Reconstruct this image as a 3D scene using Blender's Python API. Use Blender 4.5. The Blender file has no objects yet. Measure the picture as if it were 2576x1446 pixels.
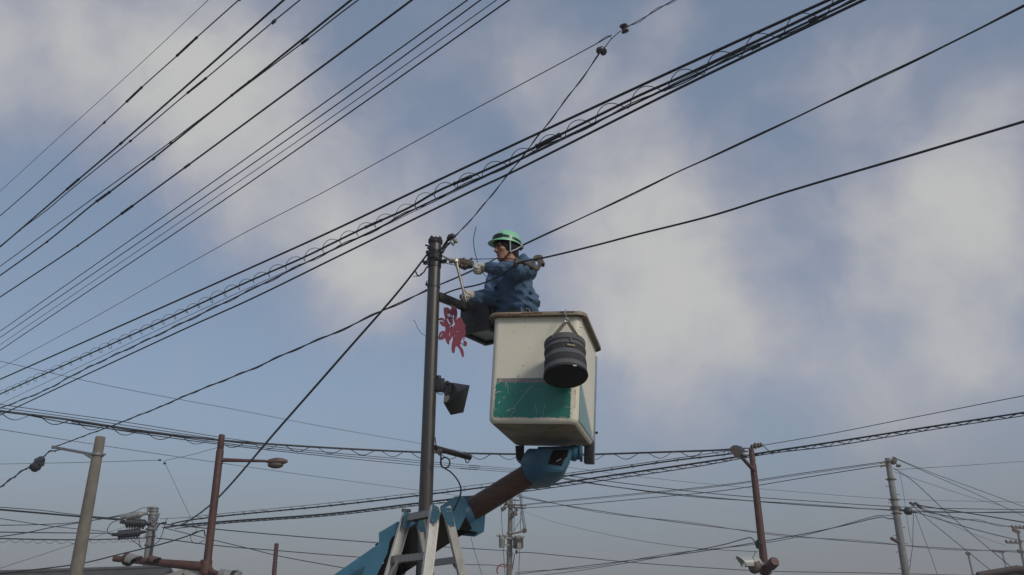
import bpy, bmesh, math, random
import numpy as np
from mathutils import Vector, Matrix, noise

random.seed(7)
scene = bpy.context.scene
COL = scene.collection
R_ = math.radians

# ------------------------------------------------------------------ camera, sky, sun, exposure
FOC, CX, CY, PITCH, EYE = 2231.0, 1287.5, 723.0, R_(21.5), 1.6
cam_d = bpy.data.cameras.new('camera'); cam = bpy.data.objects.new('camera', cam_d); COL.objects.link(cam)
cam_d.sensor_width = 36.0; cam_d.lens = 36.0 * FOC / (2 * CX); cam_d.clip_start = 0.05; cam_d.clip_end = 6000
cam.location = (0, 0, EYE); cam.rotation_euler = (math.pi / 2 + PITCH, 0, 0)
scene.camera = cam
AX_R = Vector((1, 0, 0)); AX_U = Vector((0, -math.sin(PITCH), math.cos(PITCH))); AX_F = Vector((0, math.cos(PITCH), math.sin(PITCH)))
CAM = Vector((0, 0, EYE))

def ray(x, y):
    return AX_R * ((x - CX) / FOC) + AX_U * ((CY - y) / FOC) + AX_F
def at(x, y, Y):
    d = ray(x, y); return CAM + d * (Y / d.y)
def at_z(x, y, z):
    d = ray(x, y); return CAM + d * ((z - EYE) / d.z)
def at_d(x, y, dep):
    return CAM + ray(x, y) * dep
def depth_of(p):
    return (Vector(p) - CAM).dot(AX_F)

SUN_EL, SUN_AZ = 33.0, 40.0           # degrees; azimuth measured from straight behind the viewer towards the right
sun_dir = Vector((math.sin(R_(SUN_AZ)) * math.cos(R_(SUN_EL)), -math.cos(R_(SUN_AZ)) * math.cos(R_(SUN_EL)), math.sin(R_(SUN_EL))))
sun_d = bpy.data.lights.new('sun', 'SUN'); sun = bpy.data.objects.new('sun', sun_d); COL.objects.link(sun)
sun_d.energy = 1.6; sun_d.angle = R_(12); sun_d.color = (1.0, 0.94, 0.84)
sun.rotation_euler = sun_dir.to_track_quat('Z', 'Y').to_euler(); sun.location = (20, -30, 40)

world = bpy.data.worlds.new('World'); scene.world = world; world.use_nodes = True
def build_sky():
    nt = world.node_tree; N = nt.nodes; Lk = nt.links
    for n in list(N): N.remove(n)
    out = N.new('ShaderNodeOutputWorld'); bg = N.new('ShaderNodeBackground')
    Lk.new(bg.outputs[0], out.inputs[0])
    def val(n, i, v):
        if isinstance(v, (int, float, tuple)): n.inputs[i].default_value = v
        else: Lk.new(v, n.inputs[i])
    def M(op, a, b=None, c=None, clamp=False):
        n = N.new('ShaderNodeMath'); n.operation = op; n.use_clamp = clamp
        for i, v in enumerate((a, b, c)):
            if v is not None: val(n, i, v)
        return n.outputs[0]
    def V(op, a, b):
        n = N.new('ShaderNodeVectorMath'); n.operation = op
        val(n, 0, a); val(n, 1, b)
        return n
    def mix(f, a, b):
        n = N.new('ShaderNodeMix'); n.data_type = 'RGBA'; val(n, 0, f); val(n, 6, a); val(n, 7, b)
        return n.outputs[2]
    def smooth(x, lo, hi):
        n = N.new('ShaderNodeMapRange'); n.interpolation_type = 'SMOOTHSTEP'
        val(n, 0, x); n.inputs[1].default_value = lo; n.inputs[2].default_value = hi
        return n.outputs[0]
    tc = N.new('ShaderNodeTexCoord'); D = tc.outputs['Generated']
    def fbm(scale, detail, vec, rough=0.55, typ=None):
        n = N.new('ShaderNodeTexNoise'); n.inputs['Scale'].default_value = scale
        n.inputs['Detail'].default_value = detail; n.inputs['Roughness'].default_value = rough
        Lk.new(vec, n.inputs['Vector']); return n
    w = fbm(5.0, 5, D)
    w2 = V('SUBTRACT', w.outputs['Color'], (0.5, 0.5, 0.5))
    w3 = N.new('ShaderNodeVectorMath'); w3.operation = 'SCALE'; Lk.new(w2.outputs[0], w3.inputs[0]); w3.inputs['Scale'].default_value = 0.13
    DW = V('ADD', D, w3.outputs[0]); DW = V('NORMALIZE', DW.outputs[0], (0, 0, 0)).outputs[0]
    sky = N.new('ShaderNodeTexSky'); sky.sky_type = 'NISHITA'; sky.sun_disc = False
    sky.sun_elevation = R_(SUN_EL); sky.sun_rotation = R_(180 - SUN_AZ)
    sky.air_density = 1.0; sky.dust_density = 1.5; sky.ozone_density = 1.0
    skys = N.new('ShaderNodeVectorMath'); skys.operation = 'SCALE'; Lk.new(sky.outputs[0], skys.inputs[0]); skys.inputs['Scale'].default_value = 0.104
    # cloud banks: (x, y, angular size in pixels, weight), warped so that their edges break up
    banks = [(330, 40, 330, 1.0), (60, 90, 260, .75), (560, 180, 220, .8), (640, 330, 160, .6), (180, 300, 200, .25), (460, 420, 170, .35),
             (620, 500, 190, .7), (860, 500, 200, .9), (1020, 575, 180, .95), (960, 730, 190, .8), (860, 640, 150, .45), (1120, 430, 90, .3),
             (1290, 110, 130, .45), (1420, 180, 160, .7), (1520, 300, 140, .5), (1690, 60, 100, .65), (1600, 400, 160, .55),
             (1560, 560, 210, .8), (1740, 520, 170, .7), (1770, 720, 200, 1.1), (1620, 780, 240, .8), (1730, 930, 200, .7), (1560, 980, 260, .35), (1800, 850, 130, .5),
             (2100, 560, 120, .45), (2250, 580, 190, .6), (2460, 650, 260, .75), (2300, 860, 260, .5), (2500, 930, 280, .6), (2110, 180, 130, .45), (2330, 80, 220, .6), (2540, 300, 200, .5), (2420, 420, 160, .35),
             (2300, 1080, 260, .3)]
    acc = None
    for (x, y, s, wt) in banks:
        c = ray(x, y).normalized()
        d = V('DOT_PRODUCT', DW, tuple(c)).outputs['Value']
        k = 1.0 / (.66 * s / FOC) ** 2
        e = M('EXPONENT', M('MULTIPLY_ADD', d, k, -k))
        acc = M('MULTIPLY', e, wt) if acc is None else M('MULTIPLY_ADD', e, wt, acc)
    big = fbm(3.2, 6, D, .6).outputs['Fac']; fine = fbm(8.0, 7, DW, .54).outputs['Fac']; wisp = fbm(4.5, 7, DW, .55).outputs['Fac']
    # clouds everywhere else too: plain fractal cover, faded out where the banks above describe it
    fwd = V('DOT_PRODUCT', D, tuple(AX_F)).outputs['Value']
    gen = M('MULTIPLY', smooth(big, .42, .68), M('SUBTRACT', 1.0, smooth(fwd, .70, .86)))
    soft = M('SUBTRACT', 1.0, M('EXPONENT', M('MULTIPLY', M('ADD', acc, gen), -0.85)))
    dens = M('ADD', soft, M('MULTIPLY_ADD', fine, 1.05, -0.56))
    dens = M('ADD', dens, M('MULTIPLY_ADD', wisp, 1.0, -0.48))
    cov = smooth(dens, 0.0, 1.0)
    sep = N.new('ShaderNodeSeparateXYZ'); Lk.new(D, sep.inputs[0])
    elev = sep.outputs['Z']
    cloud_col = mix(smooth(dens, .2, 1.1), (.41, .39, .45, 1), (.525, .53, .52, 1))
    veil = M('MULTIPLY_ADD', cov, .92, .06)
    clear = mix(.50, skys.outputs[0], (.236, .306, .405, 1))
    base = mix(veil, clear, cloud_col)
    low = M('SUBTRACT', 1.0, smooth(elev, .03, .27))
    fin = mix(M('MULTIPLY', low, .84), base, (.205, .209, .222, 1))
    Lk.new(fin, bg.inputs[0]); bg.inputs[1].default_value = 1.0
build_sky()

scene.view_settings.view_transform = 'Standard'; scene.view_settings.look = 'None'
scene.view_settings.exposure = 0.0; scene.view_settings.gamma = 1.0; scene.view_settings.use_curve_mapping = False
scene.render.engine = 'CYCLES'
scene.cycles.max_bounces = 6; scene.cycles.use_denoising = True
scene.render.filter_size = 1.5

# ------------------------------------------------------------------ materials
MATS = {}
def mat(name, col, rough=.6, metal=0.0, var=.25, scale=8.0, bump=0.0, bscale=40.0, col2=None, patch=None, spec=.5, coord='Object', stretch=None, specks=None):
    """Principled material with fractal colour variation, optional second colour in worn patches, optional bump."""
    m = bpy.data.materials.new(name); m.use_nodes = True; nt = m.node_tree; N = nt.nodes; Lk = nt.links
    b = N['Principled BSDF']; b.inputs['Roughness'].default_value = rough; b.inputs['Metallic'].default_value = metal
    b.inputs['Specular IOR Level'].default_value = spec
    tc = N.new('ShaderNodeTexCoord'); src = tc.outputs[coord]
    if stretch:
        mp = N.new('ShaderNodeMapping'); mp.inputs['Scale'].default_value = stretch; Lk.new(src, mp.inputs[0]); src = mp.outputs[0]
    n1 = N.new('ShaderNodeTexNoise'); n1.inputs['Scale'].default_value = scale; n1.inputs['Detail'].default_value = 6; n1.inputs['Roughness'].default_value = .6
    Lk.new(src, n1.inputs['Vector'])
    rp = N.new('ShaderNodeMapRange'); Lk.new(n1.outputs['Fac'], rp.inputs[0])
    rp.inputs[1].default_value = .3; rp.inputs[2].default_value = .7; rp.inputs[3].default_value = 1 - var; rp.inputs[4].default_value = 1 + var
    mul = N.new('ShaderNodeVectorMath'); mul.operation = 'SCALE'; mul.inputs[0].default_value = col[:3]; Lk.new(rp.outputs[0], mul.inputs['Scale'])
    outc = mul.outputs[0]
    if col2 is not None:
        lo, hi, sc2 = patch
        n2 = N.new('ShaderNodeTexNoise'); n2.inputs['Scale'].default_value = sc2; n2.inputs['Detail'].default_value = 8; n2.inputs['Roughness'].default_value = .68
        Lk.new(src, n2.inputs['Vector'])
        r2 = N.new('ShaderNodeMapRange'); Lk.new(n2.outputs['Fac'], r2.inputs[0]); r2.inputs[1].default_value = lo; r2.inputs[2].default_value = hi
        mx = N.new('ShaderNodeMix'); mx.data_type = 'RGBA'; Lk.new(r2.outputs[0], mx.inputs[0]); Lk.new(outc, mx.inputs[6]); mx.inputs[7].default_value = (*col2[:3], 1)
        outc = mx.outputs[2]
    if specks:
        lo, hi, sc3, c3 = specks
        n4 = N.new('ShaderNodeTexNoise'); n4.inputs['Scale'].default_value = sc3; n4.inputs['Detail'].default_value = 3; n4.inputs['Roughness'].default_value = .5
        mp4 = N.new('ShaderNodeMapping'); mp4.inputs['Scale'].default_value = (1, 1, .45); Lk.new(tc.outputs[coord], mp4.inputs[0]); Lk.new(mp4.outputs[0], n4.inputs['Vector'])
        r4 = N.new('ShaderNodeMapRange'); Lk.new(n4.outputs['Fac'], r4.inputs[0]); r4.inputs[1].default_value = lo; r4.inputs[2].default_value = hi
        mx4 = N.new('ShaderNodeMix'); mx4.data_type = 'RGBA'; Lk.new(r4.outputs[0], mx4.inputs[0]); Lk.new(outc, mx4.inputs[6]); mx4.inputs[7].default_value = (*c3, 1); outc = mx4.outputs[2]
    Lk.new(outc, b.inputs['Base Color'])
    rr = N.new('ShaderNodeMapRange'); Lk.new(n1.outputs['Fac'], rr.inputs[0]); rr.inputs[3].default_value = max(0.05, rough - .12); rr.inputs[4].default_value = min(1, rough + .12)
    Lk.new(rr.outputs[0], b.inputs['Roughness'])
    if bump:
        n3 = N.new('ShaderNodeTexNoise'); n3.inputs['Scale'].default_value = bscale; n3.inputs['Detail'].default_value = 5
        Lk.new(src, n3.inputs['Vector'])
        bp = N.new('ShaderNodeBump'); bp.inputs['Strength'].default_value = bump; bp.inputs['Distance'].default_value = .01
        Lk.new(n3.outputs['Fac'], bp.inputs['Height']); Lk.new(bp.outputs[0], b.inputs['Normal'])
    MATS[name] = m
    return m

mat('rubber', (.018, .019, .024), .55, var=.3, scale=20)
mat('rubber_soft', (.03, .03, .036), .6, var=.3, scale=20)
mat('strand', (.07, .07, .08), .5, .4, var=.3, scale=30)
mat('tape', (.016, .015, .016), .5, var=.5, scale=30, bump=.8, bscale=60)
mat('pole_paint', (.060, .056, .053), .36, .25, var=.22, scale=3, stretch=(30, 30, 1.2), col2=(.13, .12, .11), patch=(.62, .85, 6), bump=.12, bscale=60)
mat('dark_steel', (.045, .043, .042), .42, .3, var=.3, scale=12, bump=.15)
mat('galv', (.20, .205, .21), .55, .4, var=.25, scale=20, bump=.2)
mat('chrome', (.62, .6, .56), .22, 1.0, var=.2, scale=40)
mat('wrench_steel', (.26, .24, .205), .42, .7, var=.2, scale=25, bump=.08)
mat('cast_iron', (.105, .088, .068), .6, .35, var=.35, scale=30, bump=.5, bscale=70)
mat('concrete', (.165, .150, .122), .9, var=.2, scale=5, stretch=(1, 1, .6), bump=.3, bscale=60, col2=(.12, .11, .09), patch=(.52, .85, 3), specks=(.66, .74, 30, (.07, .06, .05)))
mat('concrete_grey', (.20, .20, .19), .9, var=.2, scale=5, stretch=(1, 1, .6), bump=.3, bscale=60, col2=(.13, .13, .12), patch=(.52, .85, 3), specks=(.66, .74, 30, (.07, .06, .05)))
mat('rust_paint', (.085, .036, .030), .6, var=.3, scale=5, bump=.2, col2=(.06, .03, .028), patch=(.5, .8, 9))
mat('rust_paint_pale', (.12, .072, .06), .6, var=.3, scale=5, bump=.2, col2=(.09, .05, .04), patch=(.5, .8, 9))
mat('grey_plastic', (.21, .21, .20), .5, var=.2, scale=6)
mat('black_plastic', (.022, .023, .024), .5, var=.3, scale=12, bump=.25)
mat('flood_black', (.010, .0105, .0115), .45, var=.25, scale=10, bump=.15)
mat('maroon', (.205, .034, .058), .5, var=.12, scale=14)
mat('blue_paint', (.040, .134, .208), .45, var=.18, scale=4, bump=.12, col2=(.03, .045, .05), patch=(.66, .74, 7))
mat('blue_plate', (.034, .105, .158), .45, var=.15, scale=10, bump=.1, col2=(.03, .04, .05), patch=(.68, .74, 20))
mat('pale_blue', (.22, .31, .38), .5, var=.15, scale=8)
mat('boom_shade', (.009, .0075, .0065), .8, var=.4, scale=6, bump=.3, spec=.1)  # dark brown deepened to near-black, shade painted in for boom undersides and opening
mat('boom_tube', (.10, .048, .028), .55, var=.3, scale=4, stretch=(2, 2, 9), bump=.2, col2=(.035, .022, .016), patch=(.45, .75, 5))
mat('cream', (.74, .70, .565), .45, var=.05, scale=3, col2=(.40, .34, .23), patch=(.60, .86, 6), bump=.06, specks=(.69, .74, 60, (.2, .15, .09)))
mat('cream_dark', (.34, .285, .195), .55, var=.22, scale=5, col2=(.11, .085, .055), patch=(.38, .70, 5), bump=.12, specks=(.64, .72, 45, (.05, .035, .025)))  # darker stained cream, for the dirty rim and the whole underside
mat('decal_green', (.020, .185, .145), .4, var=.12, scale=6, col2=(.52, .48, .36), patch=(.70, .715, 34))
mat('decal_grey', (.22, .20, .205), .45, var=.12, scale=6, col2=(.50, .46, .35), patch=(.69, .71, 30))
mat('decal_teal', (.17, .33, .31), .45, var=.12, scale=6, col2=(.4, .36, .33), patch=(.68, .7, 40))
mat('decal_lilac', (.34, .31, .33), .45, var=.1, scale=6)
mat('scratch', (.55, .50, .36), .6, var=.2, scale=30)
mat('rust_stain', (.13, .065, .03), .8, var=.4, scale=30)
mat('bag_canvas', (.038, .038, .042), .85, var=.2, scale=30, bump=.5, bscale=220)
mat('bag_band', (.095, .095, .100), .75, var=.15, scale=30, bump=.4, bscale=260)
mat('bag_inside', (.010, .009, .009), .8, var=.4, scale=10)
mat('strap', (.14, .12, .10), .8, var=.2, scale=40, bump=.4, bscale=200)
mat('bag_label', (.20, .16, .08), .6, var=.3, scale=60)
mat('aluminium', (.53, .51, .465), .42, .55, var=.10, scale=6, stretch=(5, 5, 1.5), col2=(.28, .26, .23), patch=(.58, .85, 8), bump=.1)
mat('alu_dull', (.34, .32, .29), .5, .5, var=.2, scale=6, stretch=(8, 8, .8), bump=.1)
mat('helmet_green', (.25, .60, .38), .34, var=.05, scale=6)
mat('goggle', (.015, .013, .018), .25, var=.3, scale=20)
mat('hood_black', (.012, .012, .016), .9, var=.3, scale=30, bump=.5, bscale=200)
mat('skin', (.33, .17, .10), .55, var=.16, scale=14, bump=.1)
mat('skin_dark', (.05, .03, .022), .5, var=.2, scale=14)
mat('lip', (.24, .095, .07), .5, var=.1, scale=14)
mat('jacket', (.066, .126, .216), .8, var=.16, scale=5, bump=.5, bscale=26, col2=(.05, .086, .14), patch=(.45, .8, 9))
mat('trousers', (.03, .045, .075), .85, var=.2, scale=8, bump=.4, bscale=30)
mat('glove', (.52, .50, .44), .85, var=.14, scale=14, bump=.6, bscale=90, col2=(.22, .19, .15), patch=(.6, .8, 18))
mat('strap_grey', (.38, .39, .40), .7, var=.15, scale=30)
mat('white_plastic', (.38, .39, .37), .4, var=.08, scale=8)
mat('porcelain', (.34, .34, .32), .25, var=.15, scale=20)
mat('porcelain_dark', (.05, .035, .03), .3, var=.3, scale=20)
mat('lamp_glass', (.36, .39, .40), .35, var=.15, scale=6)
mat('roof_grey', (.065, .065, .068), .7, var=.2, scale=2, bump=.2)
mat('roof_brown', (.07, .05, .045), .8, var=.3, scale=2, bump=.2)
mat('wall_plaster', (.40, .39, .37), .9, var=.12, scale=2, bump=.1)
mat('trim', (.30, .28, .25), .7, var=.15, scale=4)
mat('signal_hood', (.028, .02, .018), .5, var=.3, scale=8)
mat('signal_pale', (.24, .23, .21), .5, var=.12, scale=6)
mat('red_ring', (.36, .06, .04), .5, var=.2, scale=8)
mat('asphalt', (.19, .175, .15), .95, var=.2, scale=.6, bump=.4, bscale=30)

# ------------------------------------------------------------------ mesh helpers
def tag(o, label=None, cat=None, group=None, kind=None):
    if label: o['label'] = label
    if cat: o['category'] = cat
    if group: o['group'] = group
    if kind: o['kind'] = kind
    return o
def empty(name, loc, label=None, cat=None, group=None):
    o = bpy.data.objects.new(name, None); COL.objects.link(o); o.location = loc; o.empty_display_size = .1
    return tag(o, label, cat, group)
class MB:
    """Collects shapes in world space; build() links them as one mesh whose origin is at their middle-bottom."""
    def __init__(s): s.v = []; s.f = []; s.sm = []; s.mi = []
    def add(s, vs, fs, smooth=False, mi=0):
        o = len(s.v); s.v += [tuple(p) for p in vs]
        for f in fs: s.f.append(tuple(i + o for i in f)); s.sm.append(smooth); s.mi.append(mi)
        return s
    def tube(s, pts, r, n=8, cap=True, mi=0, closed=False, smooth=True):
        pts = [Vector(p) for p in pts]; m = len(pts)
        rs = r if isinstance(r, (list, tuple)) else [r] * m
        tans = []
        for i in range(m):
            if closed: t = pts[(i + 1) % m] - pts[i - 1]
            else: t = pts[min(i + 1, m - 1)] - pts[max(i - 1, 0)]
            tans.append(t.normalized() if t.length > 1e-9 else Vector((0, 0, 1)))
        up = Vector((0, 0, 1)) if abs(tans[0].z) < .9 else Vector((1, 0, 0))
        a = (up - tans[0] * up.dot(tans[0])).normalized(); vs = []
        for i in range(m):
            a = (a - tans[i] * a.dot(tans[i]))
            a = a.normalized() if a.length > 1e-6 else tans[i].orthogonal().normalized()
            b = tans[i].cross(a)
            for k in range(n):
                w = 2 * math.pi * k / n
                vs.append(pts[i] + (a * math.cos(w) + b * math.sin(w)) * rs[i])
        fs = []
        for i in range(m if closed else m - 1):
            j = (i + 1) % m
            for k in range(n):
                k2 = (k + 1) % n
                fs.append((i * n + k, i * n + k2, j * n + k2, j * n + k))
        if cap and not closed:
            fs.append(tuple(range(n - 1, -1, -1))); fs.append(tuple((m - 1) * n + k for k in range(n)))
        return s.add(vs, fs, smooth, mi)
    def box(s, c, ax, h, mi=0, bevel=0.0):
        """box at centre c, axes ax (three unit vectors), half sizes h, with chamfered edges"""
        c = Vector(c); ax = [Vector(a) for a in ax]
        bm = bmesh.new(); bmesh.ops.create_cube(bm, size=2)
        for v in bm.verts: v.co = Vector((v.co.x * h[0], v.co.y * h[1], v.co.z * h[2]))
        if bevel: bmesh.ops.bevel(bm, geom=list(bm.edges), offset=bevel, segments=2, affect='EDGES', profile=.6)
        bm.verts.index_update()
        vs = [c + ax[0] * v.co.x + ax[1] * v.co.y + ax[2] * v.co.z for v in bm.verts]
        fs = [tuple(v.index for v in f.verts) for f in bm.faces]; bm.free()
        return s.add(vs, fs, False, mi)
    def bar(s, p, q, w, h, up=(0, 0, 1), mi=0, bevel=0.0):
        """bar of width w and height h from p to q"""
        p = Vector(p); q = Vector(q); a = (q - p).normalized(); up = Vector(up)
        sd = a.cross(up)
        sd = sd.normalized() if sd.length > 1e-6 else a.orthogonal().normalized()
        u = sd.cross(a)
        return s.box((p + q) / 2, (a, sd, u), ((q - p).length / 2, w / 2, h / 2), mi, bevel)
    def prism(s, poly, ext, mi=0):
        """extrude a polygon (world points) by vector ext; caps triangulated"""
        poly = [Vector(p) for p in poly]; n = len(poly); ext = Vector(ext)
        nrm = Vector((0, 0, 0))
        for i in range(n):
            a, b = poly[i], poly[(i + 1) % n]; nrm += a.cross(b)
        if nrm.dot(ext) > 0: poly.reverse()
        from mathutils.geometry import tessellate_polygon
        tri = tessellate_polygon([poly])
        vs = poly + [p + ext for p in poly]
        fs = [tuple(t) for t in tri] + [tuple(i + n for i in reversed(t)) for t in tri]
        for i in range(n):
            j = (i + 1) % n; fs.append((i, i + n, j + n, j))
        return s.add(vs, fs, False, mi)
    def lathe(s, o, ax, prof, n=24, mi=0, smooth=True, e=None, squash=1.0, cap=True):
        """prof: list of (radius, distance along ax)"""
        o = Vector(o); ax = Vector(ax).normalized()
        e = ax.orthogonal().normalized() if e is None else (Vector(e) - ax * Vector(e).dot(ax)).normalized()
        g = ax.cross(e); vs = []
        for (r, h) in prof:
            for k in range(n):
                w = 2 * math.pi * k / n
                vs.append(o + ax * h + e * (r * math.cos(w)) + g * (r * squash * math.sin(w)))
        fs = []
        for i in range(len(prof) - 1):
            for k in range(n):
                k2 = (k + 1) % n; fs.append((i * n + k, i * n + k2, (i + 1) * n + k2, (i + 1) * n + k))
        if cap:
            fs.append(tuple(range(n - 1, -1, -1))); m = len(prof) - 1; fs.append(tuple(m * n + k for k in range(n)))
        return s.add(vs, fs, smooth, mi)
    def ball(s, c, r, n=12, m=8, mi=0, ax=None, lump=0.0, seed=0):
        c = Vector(c); r = (r, r, r) if isinstance(r, (int, float)) else r
        ax = ax or (Vector((1, 0, 0)), Vector((0, 1, 0)), Vector((0, 0, 1))); vs = []; fs = []
        def pt(d):
            k = 1 + lump * noise.noise(d * 2.3 + Vector((seed, seed * 1.7, 0)))
            return c + ax[0] * (d.x * r[0] * k) + ax[1] * (d.y * r[1] * k) + ax[2] * (d.z * r[2] * k)
        vs.append(pt(Vector((0, 0, -1))))
        for i in range(1, m):
            t = math.pi * i / m - math.pi / 2
            for k in range(n):
                w = 2 * math.pi * k / n; vs.append(pt(Vector((math.cos(t) * math.cos(w), math.cos(t) * math.sin(w), math.sin(t)))))
        vs.append(pt(Vector((0, 0, 1)))); top = len(vs) - 1
        for k in range(n):
            k2 = (k + 1) % n; fs.append((0, 1 + k2, 1 + k)); fs.append((top, top - n + k, top - n + k2))
            for i in range(m - 2):
                fs.append((1 + i * n + k, 1 + i * n + k2, 1 + (i + 1) * n + k2, 1 + (i + 1) * n + k))
        return s.add(vs, fs, True, mi)
    def build(s, name, mats, parent=None, label=None, cat=None, group=None, kind=None, origin=None):
        V_ = [Vector(p) for p in s.v]
        if parent is None:
            if origin is None:
                xs = [p.x for p in V_]; ys = [p.y for p in V_]; zs = [p.z for p in V_]
                origin = Vector(((min(xs) + max(xs)) / 2, (min(ys) + max(ys)) / 2, min(zs)))
        else: origin = Vector((0, 0, 0))
        me = bpy.data.meshes.new(name); me.from_pydata([tuple(p - origin) for p in V_], [], s.f)
        me.polygons.foreach_set('use_smooth', s.sm); me.polygons.foreach_set('material_index', s.mi)
        me.update()
        bm = bmesh.new(); bm.from_mesh(me); bmesh.ops.recalc_face_normals(bm, faces=bm.faces[:]); bm.to_mesh(me); bm.free()
        me.set_sharp_from_angle(angle=R_(42))
        o = bpy.data.objects.new(name, me); COL.objects.link(o)
        for m in ([mats] if isinstance(mats, str) else mats): me.materials.append(MATS[m])
        if parent is None: o.location = origin
        else: attach(o, parent)
        return tag(o, label, cat, group, kind)
def world_loc(o):
    v = Vector(o.location); p = o.parent
    return v + world_loc(p) if p is not None else v
def attach(o, parent):
    """child built in world coordinates: its mesh stays put, its location takes the parent's offset away"""
    o.parent = parent; o.location = -world_loc(parent)

# pictures of the photograph used while measuring: each maps its own pixels to the working frame (2575 x 1446)
def view(x0, y0, x1, w):
    k = (x1 - x0) / w / 1.59068
    return lambda x, y: (x0 / 1.59068 + x * k, y0 / 1.59068 + y * k)
z1 = view(1600, 850, 2400, 2571); z2 = view(1600, 1200, 2500, 2002); z3 = view(1300, 1700, 2500, 2576)
z4 = view(0, 1550, 1000, 1928); z5 = view(2800, 1550, 4096, 2499); z6 = view(900, 1700, 1700, 1928); z7 = view(1900, 1700, 2900, 2410)
t1 = view(0, 0, 1365, 2573); t2 = view(1365, 0, 2730, 2573); t3 = view(2730, 0, 4096, 2575); t4 = view(0, 767, 1365, 2235)
t6 = view(1000, 600, 2200, 2479); vflower = view(1720, 1180, 2020, 1607); vflood = view(1700, 1470, 1940, 807)
vbag = view(2100, 1220, 2420, 1285); vleft = view(420, 2000, 1000, 2576); vlamp = view(2900, 1740, 3200, 2066)
vtrans = view(1960, 1980, 2160, 904); vtop = view(1650, 920, 1960, 1494); vhead = view(1900, 900, 2200, 2169)
vhd = view(2020, 1740, 2420, 2225); vlad = view(1500, 1960, 1960, 1956); vsig = view(2920, 2130, 3200, 2382); vfar = view(3500, 1800, 4096, 1724)

# ------------------------------------------------------------------ ground
g = MB()
g.add([(-600, -300, 0), (600, -300, 0), (600, 900, 0), (-600, 900, 0)], [(0, 1, 2, 3)])
g.build('ground', 'asphalt', kind='structure', label='flat paved ground', origin=Vector((0, 0, 0)))

# ------------------------------------------------------------------ overhead wires
def spline(pts, step=22.0):
    """Catmull-Rom through picture points"""
    P = [Vector((p[0], p[1], 0)) for p in pts]
    if len(P) == 2: P = [P[0], (P[0] + P[1]) / 2, P[1]]
    out = []
    for i in range(len(P) - 1):
        p0 = P[i - 1] if i else P[0] * 2 - P[1]; p1, p2 = P[i], P[i + 1]; p3 = P[i + 2] if i + 2 < len(P) else P[i + 1] * 2 - P[i]
        n = max(2, int((p2 - p1).length / step))
        d0 = max((p1 - p0).length ** .5, 1e-3); d1 = max((p2 - p1).length ** .5, 1e-3); d2 = max((p3 - p2).length ** .5, 1e-3)
        m1 = ((p1 - p0) / d0 - (p2 - p0) / (d0 + d1) + (p2 - p1) / d1) * d1
        m2 = ((p2 - p1) / d1 - (p3 - p1) / (d1 + d2) + (p3 - p2) / d2) * d1
        for k in range(n):
            t = k / n; t2_, t3_ = t * t, t * t * t
            out.append(p1 * (2 * t3_ - 3 * t2_ + 1) + m1 * (t3_ - 2 * t2_ + t) + p2 * (-2 * t3_ + 3 * t2_) + m2 * (t3_ - t2_))
    out.append(P[-1])
    return [(p.x, p.y) for p in out]

WIRES = {}
class Run:
    """a wire's course: picture points lifted to their real distance"""
    def __init__(s, pts, dep, step=22.0):
        s.im = spline(pts, step)
        L = [0.0]
        for a, b in zip(s.im, s.im[1:]): L.append(L[-1] + math.hypot(b[0] - a[0], b[1] - a[1]))
        if dep[0] == 'z':
            H0, H1 = dep[1], dep[-1]
            s.p = [at_z(x, y, H0 + (H1 - H0) * l / L[-1]) for (x, y), l in zip(s.im, L)]
        elif dep[0] == 'Y':
            s.p = [at(x, y, dep[1] + (dep[2] - dep[1]) * l / L[-1]) for (x, y), l in zip(s.im, L)]
        else:
            d0, d1 = dep
            s.p = [at_d(x, y, 1 / (1 / d0 + (1 / d1 - 1 / d0) * l / L[-1])) for (x, y), l in zip(s.im, L)]
    def near(s, q):
        return min(range(len(s.im)), key=lambda i: (s.im[i][0] - q[0]) ** 2 + (s.im[i][1] - q[1]) ** 2)
    def point(s, q):
        """the course's own 3D point at the picture point q (q clamped on to the course)"""
        i = s.near(q); return s.p[i].copy()
    def mid_depth(s):
        return sorted(depth_of(p) for p in s.p)[len(s.p) // 2]
    def radius(s, w): return w * s.mid_depth() / FOC / 2
    def even(s, n):
        """n points evenly spaced in space"""
        L = [0.0]
        for a, b in zip(s.p, s.p[1:]): L.append(L[-1] + (b - a).length)
        out = []; j = 0
        for k in range(n):
            t = L[-1] * k / (n - 1)
            while j < len(L) - 2 and L[j + 1] < t: j += 1
            u = (t - L[j]) / max(L[j + 1] - L[j], 1e-9); out.append(s.p[j].lerp(s.p[j + 1], min(max(u, 0), 1)))
        return out, L[-1]

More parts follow.
